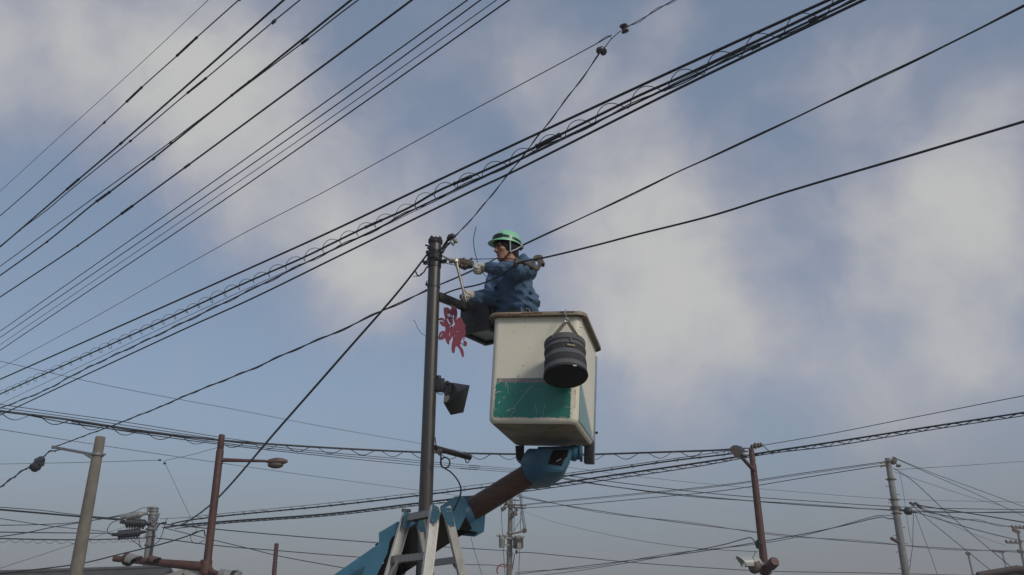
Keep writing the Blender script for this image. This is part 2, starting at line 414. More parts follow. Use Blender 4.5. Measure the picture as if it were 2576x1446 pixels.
def wire(name, label, pts, w, dep, m='rubber', sleeves=(), lumps=(), twin=None, group=None, cat='cable', taper=None):
    r = Run(pts, dep); rad = r.radius(w); b = MB()
    rr = rad if taper is None else [rad * (taper[0] + (taper[1] - taper[0]) * i / (len(r.p) - 1)) for i in range(len(r.p))]
    b.tube(r.p, rr, 6)
    o = b.build(name, m, None, label, cat, group)
    if twin:      # a second, thinner conductor twisted slackly round the first
        tw, amp, turns = twin; q, L = r.even(max(60, int(turns * 10))); c = MB(); tp = []
        for i, p in enumerate(q):
            a = 2 * math.pi * turns * i / (len(q) - 1)
            tp.append(p + (Vector((0, 0, 1)) * math.cos(a) + Vector((0, 1, 0)) * math.sin(a)) * amp)
        c.tube(tp, r.radius(tw), 5); c.build('twisted_conductor', m, o)
    for (p, q, k) in sleeves:
        c = MB(); i, j = sorted((r.near(p), r.near(q)))
        A, B = r.point(p), r.point(q)
        if i == j: B = A + (r.p[min(i + 1, len(r.p) - 1)] - r.p[i]).normalized() * rad * 6
        d = B - A
        prof = [(rad * 1.05, 0), (rad * k * 1.08, d.length * .03), (rad * k * 1.08, d.length * .10), (rad * k * .9, d.length * .13), (rad * k, d.length * .5), (rad * k * .9, d.length * .87), (rad * k * 1.08, d.length * .9), (rad * k * 1.08, d.length * .97), (rad * 1.05, d.length)]
        c.lathe(A, d, prof, 10); c.build('splice_sleeve', 'rubber_soft', o)
    for (p, k) in lumps:
        c = MB(); A = r.point(p); i = r.near(p); t = (r.p[min(i + 1, len(r.p) - 1)] - r.p[max(i - 1, 0)]).normalized()
        up = (Vector((0, 0, 1)) - t * t.z).normalized(); sd = t.cross(up)
        h = rad * k
        c.box(A - up * h * .15, (t, sd, up), (h * 1.5, h * .6, h * .62), 0, h * .2)
        for q in (-1, 0, 1): c.box(A + t * h * q * 1.0 - up * h * 1.0, (t, sd, up), (h * .3, h * .32, h * .5), 0, h * .1)
        c.build('wire_clamp', 'rubber_soft', o)
    WIRES[label] = (o, r, rad)
    return o, r, rad

def spiral(o, r, radius, pitch, wr, drop=0.0, m='rubber', lo=0.0, hi=1.0, name='spiral_hanger'):
    """loose helical binding wire round a run"""
    q, L = r.even(max(200, int(r.even(2)[1] / pitch * 14))); n = len(q); pts = []
    rnd = random.Random(3); ph = 0.0
    for i in range(n):
        if not lo <= i / (n - 1) <= hi: continue
        step = L / (n - 1) / pitch * 2 * math.pi
        ph += step * (1 + .25 * noise.noise(Vector((i * .02, 3.1, 0))))
        t = (q[min(i + 1, n - 1)] - q[max(i - 1, 0)]).normalized(); up = (Vector((0, 0, 1)) - t * t.z).normalized(); sd = t.cross(up)
        k = radius * (1 + .25 * noise.noise(Vector((i * .03, 9.1, 0))))
        pts.append(q[i] + up * (math.cos(ph) * k - drop) + sd * math.sin(ph) * -k)
    b = MB(); b.tube(pts, wr, 4); return b.build(name, m, o)

HP, HT = 9.4, 8.3     # heights of the power lines and of the four service wires
POWER = 'power lines crossing the upper left corner'
wire('power_line', 'hair-thin dark wire, uppermost of all at the top left corner', [(523.6, 0), (350, 163), (173, 323), (0, 481)], 1.3, ('z', HP + .5), 'strand', group=POWER)
wire('power_line', 'dark wire with two long black sleeves, second from the top left corner', [(606, -5), (497, 92), (443, 142), (358, 218), (317, 257), (263, 307), (70, 482), (0, 543)], 2.6, ('z', HP),
     sleeves=[((497, 92), (443, 142), 2.1), ((358, 218), (317, 257), 2.2)], lumps=[((263, 307), 2.6), ((603, 0), 2.8)], group=POWER)
wire('power_line', 'thick black wire, third from the top left, with one short sleeve', [(718, -4), (307, 358), (167, 477), (50, 578), (0, 621)], 4.4, ('z', HP),
     sleeves=[((311, 354), (299, 365), 1.45), ((197, 452), (165, 479), 1.55)], lumps=[((53, 576), 1.5)], group=POWER)
wire('power_line', 'thinner black wire converging on the thick one beside it at left', [(759, -4), (689, 53), (520, 195), (470, 235), (330, 353), (172, 482), (118, 528), (60, 571), (0, 619)], 2.7, ('z', HP + .05),
     sleeves=[((520, 195), (470, 235), 2.0), ((336, 348), (324, 358), 2.2)], lumps=[((689, 53), 3.1)], group=POWER)
wire('power_line', 'thick black wire running on top of a thinner one, fifth from top left', [(888, -4), (858, 20), (630, 203), (580, 242), (427, 365), (387, 397), (277, 482), (242, 507), (119, 607), (0, 693)], 4.4, ('z', HP - .1),
     sleeves=[((630, 203), (580, 242), 1.25), ((276, 482), (242, 507), 1.7)], lumps=[((387, 397), 1.9), ((119, 607), 1.7)], group=POWER)
wire('power_line', 'thin black wire crossing under the fifth thick one in the upper left', [(906, -4), (858, 32), (775, 97), (630, 206), (494, 307), (429, 357), (257, 482), (0, 670)], 2.6, ('z', HP - .05),
     sleeves=[((783, 90), (767, 104), 2.3)], lumps=[((429, 357), 2.3)], group=POWER)
wire('power_line', 'thick black wire with a clamp, lowest of the heavy power lines at upper left', [(1041, -4), (858, 132), (464, 422), (382, 482), (334, 517), (305, 538), (196, 617), (0, 747)], 4.3, ('z', HP - .3),
     sleeves=[((471, 417), (456, 428), 1.5), ((334, 517), (305, 538), 1.75)], lumps=[((196, 617), 1.6)], group=POWER)
SERV = 'four parallel service wires'
wire('service_wire', 'topmost of the four evenly spaced parallel wires from left edge', [(1181, -4), (858, 228), (501, 482), (0, 833)], 2.7, ('z', HT), group=SERV)
wire('service_wire', 'second of the four evenly spaced parallel wires from left edge', [(1214, -4), (858, 255), (534, 482), (0, 849)], 2.7, ('z', HT - .05), group=SERV)
wire('service_wire', 'third and thinnest of the four evenly spaced parallel wires', [(1254, -4), (858, 278), (564, 482), (0, 867)], 1.8, ('z', HT - .1), group=SERV)
wire('service_wire', 'lowest of the four evenly spaced parallel wires from left edge', [(1286, -4), (858, 298), (594, 482), (0, 881)], 3.0, ('z', HT - .2), group=SERV)

HG = 6.5
STAY_L = 'long thin stay wire rising from left edge to the upper strain insulator'
wire('stay_wire', STAY_L, [(0, 926), (230, 802), (422, 693), (614, 586), (816, 482), (858, 459), (1130, 309), (1402, 163), (1505, 107), (1538, 88)], 1.9, ('z', 6.9, 6.5), 'strand')
wire('stay_wire', 'pair of thin stay wires leaving the upper strain insulator toward the top edge', [(1572, 70), (1610, 50), (1660, 20), (1702, -5)], 2.6, ('z', 6.5, 6.45), 'strand', twin=(1.6, .014, 1.5))
wire('stay_wire', 'thin diagonal stay wire from the pole top to the lower strain insulator', [(1146, 594), (1166, 571), (1195, 541), (1243, 482), (1282, 434), (1355, 340), (1473, 184), (1508, 134)], 2.4, (8.05, 6.9), 'rubber', twin=(1.5, .012, 5))
wire('jumper_wire', 'slack looped wire joining the two strain insulators', [(1502, 108), (1524, 92), (1533, 90), (1537, 97), (1531, 106), (1522, 118), (1517, 124)], 1.8, ('z', 6.5, 6.35), 'strand')
wire('jumper_wire', 'straight link wire between the two strain insulators', [(1517, 124), (1533, 103), (1548, 88), (1562, 77)], 2.2, ('z', 6.35, 6.5), 'strand')

TEL = 'bundle of telephone cables running across the sky'
o, r, rd = wire('telephone_cable', 'top thick cable of the telephone bundle, smooth and straight', [(2095, -5), (1716, 167), (1358, 333), (1041, 482), (858, 570), (629, 674), (0, 954)], 6.0, ('z', HG + .1), group=TEL)
G2 = [(2128, -4), (1716, 192), (1608, 240), (1392, 347), (1305, 390), (1185, 443.6), (1098, 482), (1027, 523), (918, 572), (858, 601), (760, 649), (629, 706), (407, 808), (0, 991)]
o, r, rd = wire('telephone_cable', 'cable wrapped in a loose looping spiral, second of the telephone bundle', G2, 6.0, ('z', HG), sleeves=[((1405, 341), (1355, 366), 1.7), ((1188, 442), (1172, 449), 1.6), ((1192, 440), (1150, 459), 1.35), ((960, 552), (915, 573), 1.3)], group=TEL)
spiral(o, r, .062, .40, .0042)
wire('telephone_cable', 'wavy twisted pair, third of the telephone bundle', [(2158, -4), (1716, 204), (1445, 333), (1315, 397), (1135, 482), (1024, 535), (966, 566), (858, 618), (811, 640), (653, 718), (399, 841), (184, 943), (123, 977), (0, 1027)], 4.6, ('z', HG - .1), twin=(2.4, .022, 17), sleeves=[((1906, 123), (1888, 131), 1.8), ((2060, 52), (2045, 58), 1.9)], group=TEL)
wire('telephone_cable', 'thin line hugging the underside of the twisted pair in the bundle', [(2118, -4), (1890, 112), (1716, 199), (1445, 337), (1135, 486), (858, 620), (584, 743), (0, 1016)], 1.8, ('z', HG - .06), group=TEL)
wire('telephone_cable', 'lowest thick cable of the telephone bundle', [(2180, -4), (1716, 218), (1282, 436), (1183, 482), (858, 641), (629, 753), (480, 820), (19, 1035), (0, 1044)], 5.6, ('z', HG - .25), group=TEL)
wire('drop_cable', 'doubled black cable from the top right edge down behind the helmet to the pole', [(2590, 8), (2350, 128), (2170, 213), (1990, 301), (1805, 388), (1716, 427), (1493, 534), (1313, 618), (1242, 653), (1180, 683), (1107, 715)], 4.0, (5.6, 9.5), twin=(2.2, .011, 2.6), taper=(1.15, 1.0))
wire('guy_cable', 'thickest black cable from the right edge to the iron wire grip', [(2590, 301), (2316, 383), (1980, 482), (1798, 540), (1592, 592), (1509, 614), (1368, 648), (1318, 657), (1296, 665), (1290, 671), (1262, 690), (1221, 710), (1190, 719), (1158, 725), (1132, 733), (1115, 740)], 5.4, (5.6, 7.85), taper=(1.25, .95))
wire('drop_cable', 'wavy twisted black cable from the pole down left to the bracket arm', [(1076, 730), (990, 768), (858, 830), (710, 893), (653, 920), (549, 962), (476, 991), (391, 1028), (339, 1048), (287, 1069), (228, 1090), (156, 1117), (134, 1124)], 3.4, (9.3, 24.5), twin=(2.0, .016, 14), taper=(.75, 1.5))
wire('stay_cable', 'straight black stay descending steeply from the lamp pole to lower left', [(1074, 640), (1006, 728), (858, 898), (700, 1078), (545, 1255), (485, 1303), (452, 1321), (411, 1327)], 4.4, (8.0, 36.5), taper=(.62, 2.0))

# the cables strung across the lower part of the picture
HB = 6.15
LOW = 'cables strung low across the street'
o, r, rd = wire('street_cable', 'thick black cable with drooping lashing from left edge to the right brown pole', [(-5, 1033), (163, 1054), (326, 1079), (535, 1105), (727, 1120), (920, 1131), (1059, 1137), (1297, 1142), (1455, 1143), (1664, 1137), (1823, 1131), (1845, 1129)], 4.8, ('z', HB + .1), group=LOW)
spiral(o, r, .085, .82, .010, drop=.07, name='lashing_wire')
wire('street_cable', 'fine upper wire above the lashed street cable at left', [(-5, 1016), (163, 1040), (326, 1063), (551, 1099), (640, 1112)], 1.8, ('z', HB + .4), group=LOW)
wire('street_cable', 'fine lower wire close above the lashed street cable at left', [(-5, 1025), (163, 1047), (326, 1071), (540, 1103)], 1.8, ('z', HB + .25), group=LOW)
wire('street_cable', 'topmost of three thin wires sagging to the central transformer pole', [(60, 1042), (183, 1066), (326, 1084), (566, 1110), (800, 1135), (1059, 1158.7), (1180, 1170), (1286, 1178), (1335, 1182)], 1.9, (22, 57), sleeves=[((1181, 1170), (1204, 1172), 1.8)], group=LOW)
wire('street_cable', 'middle of three thin wires sagging to the central transformer pole', [(180, 1060), (400, 1092), (566, 1115), (800, 1140), (1059, 1164), (1180, 1175), (1282, 1182), (1330, 1186)], 1.9, (24, 57), sleeves=[((1176, 1174.5), (1201, 1176.5), 1.8)], group=LOW)
wire('street_cable', 'lowest of three thin wires sagging to the central transformer pole', [(180, 1064), (400, 1097), (566, 1119), (800, 1145), (1059, 1170.5), (1200, 1181), (1280, 1187), (1325, 1191)], 1.9, (24, 57), sleeves=[((1167, 1179), (1190, 1180.5), 1.8)], group=LOW)
DEP = (37, 23.2)
o2, r2, _ = wire('street_cable', 'cable hung by small hooks from a fine wire, rising to the right brown pole', [(432, 1317), (470, 1309), (566, 1297), (826, 1272), (1053, 1246), (1227, 1224), (1408, 1199), (1520, 1183.5), (1711, 1156), (1823, 1143), (1880, 1135)], 3.6, DEP, group=LOW, taper=(1.25, .85))
o3, r3, _ = wire('messenger_wire', 'fine messenger wire just above the hook-hung street cable', [(402, 1305), (470, 1301), (566, 1291), (826, 1265), (1053, 1239), (1233, 1215), (1421, 1191), (1585, 1169), (1823, 1135), (1888, 1126)], 1.5, DEP, 'strand', group=LOW)
b = MB(); qa, La = r2.even(38)
for p in qa[2:-1]:
    i = min(range(len(r3.p)), key=lambda k: (r3.p[k] - p).length); u = r3.p[i]
    b.tube([u, p + Vector((.012, 0, .02)), p + Vector((.03, 0, -.03)), p + Vector((-.01, 0, -.05)), p + Vector((-.05, 0, .03))], .008, 4)
b.build('cable_hooks', 'rubber', o2, kind='stuff')
B3U = [(415, 1326), (440, 1322), (566, 1311), (826, 1292), (1053, 1265), (1120, 1257), (1324, 1229), (1481, 1204), (1760, 1163.5), (1884, 1144), (1946, 1134), (2086, 1113), (2347, 1072), (2590, 1035)]
B3L = [(440, 1329), (566, 1316), (826, 1297), (1053, 1271), (1120, 1264), (1312, 1237), (1507, 1209.6), (1760, 1172), (1933, 1141), (2086, 1122.7), (2347, 1080), (2590, 1043)]
o4, r4, _ = wire('street_cable', 'thick ladder-laced cable sweeping up to the right edge', B3U, 4.2, (37, 18.5), group=LOW, taper=(1.35, .8))
o5, r5, _ = wire('street_cable', 'thinner lower wire of the ladder-laced cable pair', B3L, 2.2, (37, 18.5), group=LOW, taper=(1.35, .8))
b = MB(); n = 150; qu, Lu = r4.even(n); pts = []
for i, p in enumerate(qu):
    if i % 3 == 2: continue
    k = min(range(len(r5.p)), key=lambda j: (r5.p[j] - p).length)
    pts.append(p if i % 3 == 0 else r5.p[k].lerp(p, .08))
low_even, _l = r5.even(n)
pts = [(qu[i] if i % 2 == 0 else low_even[i]) for i in range(4, n)]
b.tube(pts, .010, 4, smooth=False); b.build('lacing_wire', 'rubber', o4)
wire('street_cable', 'thin wire from the right brown pole top to the right edge', [(1917, 1120), (2086, 1091), (2249, 1059), (2590, 992)], 1.9, (23, 18.5), group=LOW)
wire('street_cable', 'plain wire passing behind the blue boom from the small concrete pole', [(394, 1316), (566, 1333), (760, 1350), (952, 1365), (1128, 1376), (1274, 1385)], 2.2, (36, 57), group=LOW)
wire('street_cable', 'slack wire crossing the short brown post', [(392, 1353), (420, 1356), (480, 1364), (566, 1374), (691, 1384), (800, 1393), (902, 1401), (1000, 1408), (1180, 1420), (1240, 1421), (1275, 1427)], 2.0, (36, 57), group=LOW)
wire('street_cable', 'slanting wire meeting the short brown post from the small concrete pole', [(407, 1326), (500, 1349), (629, 1380), (696, 1397), (863, 1428), (960, 1446)], 1.9, (36, 34), group=LOW)
LEFTG = 'wires between the concrete poles at the left edge'
wire('left_cable', 'thick cable from the left edge into the upper black closure', [(-5, 1281), (100, 1290), (202, 1299), (313, 1308)], 4.2, (30, 36.5), group=LEFTG)
wire('left_cable', 'thin wire just above the thick cable at the left edge', [(-5, 1275), (100, 1283), (202, 1295.6), (300, 1304)], 1.8, (30, 36.5), group=LEFTG)
wire('left_cable', 'slack wire dipping from left edge to the lower closure', [(-5, 1303), (60, 1313), (120, 1322), (267, 1337)], 1.7, (30, 36.5), group=LEFTG)
wire('left_cable', 'wire rising past the grey closure to the small pole top', [(-5, 1321), (100, 1319), (199, 1313), (290, 1298), (340, 1286), (355, 1278), (371, 1277)], 1.8, (30, 37), group=LEFTG)
wire('left_cable', 'level wire from left edge into the lower black closure', [(-5, 1338), (150, 1340), (300, 1341)], 2.4, (30, 36.5), group=LEFTG)
wire('left_cable', 'bent wire climbing from left edge across the tall concrete pole', [(-5, 1350), (60, 1341), (130, 1326), (196, 1315), (262, 1304), (340, 1293)], 2.2, (27, 36.5), group=LEFTG)
o, r, rd = wire('left_cable', 'lowest lashed cable from left edge to the small concrete pole', [(-5, 1354), (120, 1357), (240, 1357), (300, 1355), (359, 1353), (370, 1350)], 2.8, (30, 36.5), group=LEFTG)
spiral(o, r, .07, .5, .008, drop=.06, name='lashing_wire')
wire('left_cable', 'faint thin wire slanting up from the bottom left to the closures', [(-5, 1431), (189, 1367), (320, 1323)], 1.1, (28, 36.5), 'strand', group=LEFTG)
wire('guy_wire', 'dark taut wire from the brown pole down past the roof ridge', [(517, 1349), (514, 1340), (513, 1333), (480, 1345), (414, 1366), (300, 1394), (209, 1416), (-5, 1443)], 3.0, (22.5, 24), 'rubber')
wire('thin_wire', 'faint wire from left edge crossing behind the leaning concrete pole', [(-5, 1079), (235, 1117), (629, 1175), (860, 1207), (1053, 1233), (1180, 1250)], 1.2, (30, 56), 'strand')
wire('thin_wire', 'faint upper wire slanting from the left edge to the lamp pole', [(-5, 907), (293, 974), (629, 1037), (793, 1069), (1059, 1115.6), (1170, 1137)], 1.2, (26, 40), 'strand')
wire('thin_wire', 'faint level wire from left edge to the small pair of insulators', [(-5, 1167), (200, 1163), (401, 1157)], 1.2, (28, 24), 'strand')
wire('thin_wire', 'faint wire from the small insulators up to the left brown pole', [(413, 1164), (412, 1160), (430, 1155), (480, 1144), (545, 1126)], 1.2, (24, 22.3), 'strand')
wire('thin_wire', 'faint wire hanging down from the small insulators', [(416, 1167), (456, 1252), (496, 1336)], 1.1, (24, 23), 'strand')
wire('thin_wire', 'curled loop of wire beside the left brown pole', [(496, 1336), (484, 1341), (479, 1353), (485, 1364), (497, 1367), (507, 1362), (516, 1358)], 1.6, (22.6, 22.3), 'rubber')
wire('closure_cable', 'cable sagging from bracket arm through the hanging splice to left edge', [(-5, 1229), (40, 1196), (62, 1180), (78, 1172), (98, 1158), (112, 1146), (124, 1136), (140, 1133), (152, 1131)], 3.0, (19, 24.3), twin=(2.0, .03, 6))
# right-hand distance
RIGHT = 'distant wires at the lower right'
wire('far_wire', 'upper wire from the transformer pole to the right concrete pole', [(1320, 1268), (1560, 1245), (1823, 1218.7), (2030, 1188), (2233, 1160)], 1.6, (57, 42), 'rubber', group=RIGHT)
wire('far_wire', 'second wire from the transformer pole to the right concrete pole', [(1320, 1270), (1560, 1248), (1823, 1221.5), (2030, 1191.5), (2233, 1163)], 1.2, (57, 42), 'strand', group=RIGHT)
wire('far_wire', 'third wire from the transformer pole to the right concrete pole', [(1293, 1278.7), (1420, 1271), (1600, 1255), (1823, 1233), (2030, 1200), (2233, 1168)], 1.8, (57, 42), 'rubber', group=RIGHT)
wire('far_wire', 'upper long wire from boom head passing the right concrete pole', [(1411, 1194), (1600, 1219), (1823, 1244), (2050, 1261), (2249, 1274), (2410, 1279), (2590, 1281.5)], 1.9, (38, 46), 'rubber', group=RIGHT)
wire('far_wire', 'lower doubled long wire from boom head passing the right concrete pole', [(1400, 1201), (1481, 1215), (1640, 1236), (1823, 1254), (2050, 1272), (2249, 1282.5), (2410, 1288), (2590, 1289)], 2.3, (38, 46), 'rubber', twin=(1.4, .05, 2), group=RIGHT)
wire('far_wire', 'bluish wire sagging from the transformer pole across both right poles', [(1299, 1248.7), (1429, 1272), (1600, 1299), (1823, 1328), (2050, 1353), (2262, 1370.5), (2420, 1381), (2590, 1390)], 1.9, (57, 60), 'strand', twin=(1.3, .09, 3), group=RIGHT)
wire('far_wire', 'rising wire bundle from the bottom centre to the right concrete pole', [(1296, 1444), (1440, 1427), (1585, 1409), (1760, 1387), (2004, 1346), (2120, 1322), (2200, 1303), (2222, 1300), (2236, 1305), (2246, 1303)], 2.0, (56, 42), 'rubber', twin=(1.5, .1, 2), group=RIGHT)
wire('far_wire', 'wire rising from the bottom centre to the curled cable on right brown pole', [(1350, 1448), (1460, 1434), (1585, 1414), (1760, 1382), (1830, 1367), (1880, 1352.6), (1890, 1353), (1898, 1363), (1905, 1369), (1909, 1371)], 2.0, (54, 21.5), 'rubber', group=RIGHT)
wire('far_wire', 'sagging wire from transformer pole foot toward the bottom right', [(1297, 1389), (1305, 1390), (1319, 1389), (1440, 1400), (1585, 1414), (1823, 1430.7), (1920, 1436), (2200, 1441), (2477, 1448)], 1.8, (56, 60), 'rubber', group=RIGHT)
wire('far_wire', 'dotted faint wire sagging from transformer pole to right brown pole', [(1300, 1281), (1319, 1286.5), (1374, 1307), (1520, 1342.6), (1650, 1366), (1768, 1380), (1902, 1387)], 1.0, (57, 21.5), 'strand', group=RIGHT)
wire('far_wire', 'curled cable end looping beside the white signal on right brown pole', [(1905, 1387), (1899, 1390), (1896, 1399), (1898, 1407), (1904, 1410), (1911, 1406), (1917, 1398)], 1.6, (21.4, 21.2), 'rubber', group=RIGHT)
wire('far_wire', 'upper of two wires fanning right from the right concrete pole top', [(2256, 1154), (2330, 1184), (2450, 1228), (2590, 1280)], 1.5, (42, 46), 'rubber', group=RIGHT)
wire('far_wire', 'lower of two wires fanning right from the right concrete pole top', [(2256, 1155), (2330, 1188), (2450, 1240), (2590, 1305)], 1.5, (42, 44), 'rubber', group=RIGHT)
wire('far_wire', 'faint wire curving right below the right concrete pole top', [(2249, 1186), (2360, 1224), (2477, 1261), (2520, 1272)], 1.1, (42, 60), 'strand', group=RIGHT)
wire('far_wire', 'steep dark stay from right concrete pole down to the corner roof', [(2246, 1176.5), (2290, 1205), (2400, 1306), (2549, 1431)], 1.9, (42, 34), 'rubber', group=RIGHT)
wire('far_wire', 'dark cable leaving the floating strain clamp toward the right edge', [(2295, 1266), (2314, 1271), (2440, 1291), (2590, 1316)], 2.6, (43, 36), 'rubber', group=RIGHT)
wire('far_wire', 'doubled cable from the small closure to the far crossarm pole', [(2320, 1285), (2400, 1301), (2480, 1314), (2549, 1326.5)], 2.2, (43, 74), 'rubber', twin=(1.4, .1, 2), group=RIGHT)
wire('far_wire', 'cable from the small closure to the right edge below the crossarm', [(2300, 1287), (2380, 1311), (2480, 1339), (2590, 1365)], 2.1, (43, 50), 'rubber', group=RIGHT)
wire('far_wire', 'faint wire running to the corner beneath the small closure', [(2296, 1267), (2340, 1292), (2440, 1340), (2530, 1372)], 1.1, (43, 60), 'strand', group=RIGHT)
wire('far_wire', 'steep wire from the floating strain clamp to the bottom right roof', [(2290, 1266), (2330, 1303), (2400, 1360), (2494, 1437)], 1.7, (43, 36), 'rubber', group=RIGHT)
wire('far_wire', 'vertical hanging wire right of the right concrete pole', [(2297, 1287), (2296, 1330), (2295, 1370), (2290, 1410), (2286, 1440)], 1.5, (43, 42), 'rubber', group=RIGHT)
wire('far_wire', 'thin slanting drop wire down from right concrete pole top', [(2262, 1186), (2272, 1240), (2283, 1320), (2292, 1366)], 1.0, (42, 42), 'strand', group=RIGHT)
wire('far_wire', 'thin drop wire slanting to the bottom edge right of the pole', [(2301, 1290), (2320, 1342), (2342, 1400), (2358, 1448)], 1.2, (43, 43), 'strand', group=RIGHT)
wire('far_wire', 'faint horizontal wire above the fan at the right edge', [(2249, 1181), (2386, 1173), (2590, 1159)], 1.1, (42, 60), 'strand', group=RIGHT)
wire('far_wire', 'faintest long wire from behind the bucket to the right edge', [(1421, 1174), (1620, 1200), (1823, 1221), (2030, 1239), (2249, 1255), (2590, 1263)], 1.0, (60, 70), 'strand', group=RIGHT)
wire('far_wire', 'thin slanting wire hanging below the blue boom collar', [(1184, 1350), (1193, 1385), (1213, 1448)], 1.2, (40, 40), 'strand', group=RIGHT)

# ------------------------------------------------------------------ distant poles
UP = Vector((0, 0, 1))
def pole_line(top, low, Y):
    """axis of a pole from its picture points, carried down to the ground"""
    a = at(*top, Y); b = at(*low, Y); d = (b - a); t = -a.z / d.z
    return a, a + d * t
def bracket_ring(b, c, ax, r, h, n=14):
    b.lathe(c - Vector(ax).normalized() * h / 2, ax, [(r, 0), (r * 1.03, h * .1), (r * 1.03, h * .9), (r, h)], n)

# leaning concrete pole at the left with a bracket arm
YL = 23.0
top, foot = pole_line((253, 1098.6), (190.4, 1446), YL)
lp = empty('utility_pole', foot, 'tall plain concrete pole at the left with a bracket arm', 'utility pole')
b = MB(); ax = (top - foot); L = ax.length
b.lathe(foot, ax, [(.19, 0), (.155, L * .55), (.125, L - .02), (.115, L)], 20); b.build('shaft', 'concrete', lp)
b = MB(); c = foot + ax * ((at(*z4(755, 520), YL).z - foot.z) / ax.z)
bracket_ring(b, c, ax, .155, .07)
for s_ in (-1, 1): b.tube([c + Vector((s_ * .15, -.05, 0)), c + Vector((s_ * .24, -.06, 0))], .025, 6)
b.build('clamp_band', 'galv', lp)
b = MB(); e0 = at(*z4(735, 520), YL - .1); e1 = at(*z4(410, 460), YL + .3)
b.bar(e0, e1, .07, .07, bevel=.01); b.bar(at(*z4(718, 553), YL - .1), at(*z4(655, 513), YL - .05), .05, .05, bevel=.008); b.ball(e1, .05, 8, 6, lump=.5)
b.build('bracket_arm', 'galv', lp)

# splice box hanging in the cable at the far left
b = MB(); c0, c1 = at_d(*z4(270, 620), 21.5), at_d(*z4(315, 560), 22.2); d = c1 - c0
b.lathe(c0, d, [(.03, -.05), (.10, -.02), (.12, d.length * .2), (.12, d.length * .8), (.10, d.length + .02), (.03, d.length + .05)], 12)
for i in range(9):
    p = c0.lerp(c1, random.random()); w = random.random() * 6.28
    b.box(p + Vector((math.cos(w) * .11, 0, math.sin(w) * .11)), (AX_R, AX_U, AX_F), (.03, .04, .03), 0, .008)
b.build('splice_closure', 'rubber', None, 'round black splice closure hanging in the cable near left edge', 'closure')

# brown steel pole with a cobra-head street lamp
YB = 22.0
top, foot = pole_line((558, 1094), (517.5, 1446), YB)
bp = empty('street_lamp', foot, 'brown steel pole with a long lamp arm reaching right', 'street lamp')
ax = (top - foot); L = ax.length; jz = (at(*z4(1695, 475), YB).z - foot.z) / ax.z
b = MB(); b.lathe(foot, ax, [(.10, 0), (.096, L * .5), (.092, L * jz - .03), (.078, L * jz - .02), (.078, L * jz + .01), (.082, L * jz + .015), (.074, L), (.06, L + .01)], 18); b.build('shaft', 'rust_paint', bp)
b = MB(); a0 = at(*z4(1700, 560), YB); a1 = at(*z6(395, 348), YB + .1); am = at(*z6(0, 338), YB)
b.tube([a0, am, a1], [.055, .05, .032], 10); b.tube([at(*z4(1690, 600), YB), at(*z4(1712, 575), YB)], .05, 8); b.build('lamp_arm', 'rust_paint', bp)
b = MB(); h0 = at(*z6(392, 352), YB + .1); h1 = at(*z6(605, 350), YB + .15); d = (h1 - h0); dl = d.length
b.lathe(h0, d, [(.035, 0), (.06, dl * .06), (.12, dl * .28), (.145, dl * .5), (.13, dl * .75), (.06, dl * .98), (.02, dl)], 16, squash=.62, e=Vector((0, 1, 0)))
head = b.build('lamp_head', 'rust_paint_pale', bp)
b = MB(); c = h0.lerp(h1, .46) - UP * .09; b.ball(c, (.2, .13, .085), 16, 8); b.build('lamp_lens', 'cast_iron', head)
b = MB(); w = MB()
a0 = at(*vleft(1790, 1190), YB); a1 = at(*vleft(900, 1105), YB + .05); a2 = at(*vleft(155, 1040), YB + .1)
b.tube([a0, a1, a2], [.115, .085, .07], 12); bracket_ring(b, at(*vleft(1790, 1190), YB), ax, .135, .32)
b.tube([at(*vleft(1830, 1200), YB), at(*vleft(1900, 1280), YB - .05), at(*vleft(2030, 1320), YB - .1), at(*vleft(2120, 1350), YB - .1)], [.09, .07, .06, .05], 10)
b.build('signal_arm', 'rust_paint', bp)
# traffic signal on its arm, seen from behind and below
def signal_hood(o_, d, rad, ln, name_parent, mats=('signal_pale', 'signal_hood')):
    b = MB(); n = 16; d = d.normalized(); e = (UP - d * UP.dot(d)).normalized(); g_ = d.cross(e); vs = []; fs = []
    for (rr, hh) in ((rad, 0), (rad, ln), (rad * .93, ln), (rad * .93, .01)):
        for k in range(n + 1):
            w_ = math.pi * (-.12 + 1.24 * k / n); cut = 1 - .45 * (1 - math.sin(max(0, min(math.pi, w_)))) if hh == ln else 1
            vs.append(o_ + d * hh * cut + g_ * rr * math.cos(w_) + e * rr * math.sin(w_))
    for i in range(3):
        for k in range(n): fs.append((i * (n + 1) + k, i * (n + 1) + k + 1, (i + 1) * (n + 1) + k + 1, (i + 1) * (n + 1) + k))
    b.add(vs, fs, True); return b
sg = empty('traffic_signal', at(*vleft(500, 1100), YB), 'brown traffic signal on the arm before the leaning small pole', 'traffic signal')
dS = Vector((.90, -.38, -.20)).normalized()
for (px_, py_, rr, ln_) in ((430, 1062, 112, .34), (835, 1062, 72, .24)):
    p = at(*vleft(px_, py_), YB - .1); k = rr * .1414 / FOC * depth_of(p)
    b = MB(); b.lathe(p - dS * k * 1.1, dS, [(k * .35, -.02), (k * .8, .02), (k * 1.0, k * .5), (k * 1.0, k * 1.1), (k * .9, k * 1.12)], 22); b.build('housing', 'rust_paint', sg)
    b = signal_hood(p, dS, k, ln_, sg); b.build('hood', 'signal_pale' if rr > 100 else 'rust_paint_pale', sg)
    b = MB(); b.lathe(p + dS * .02, dS, [(k * .9, 0), (k * .92, .02)], 20); b.build('lens', 'signal_hood', sg)
wl = empty('signal_lamp', at(*vleft(2150, 1320), YB - .1), 'pale grey drum-shaped signal peeking over the bottom edge beside brown pole', 'signal')
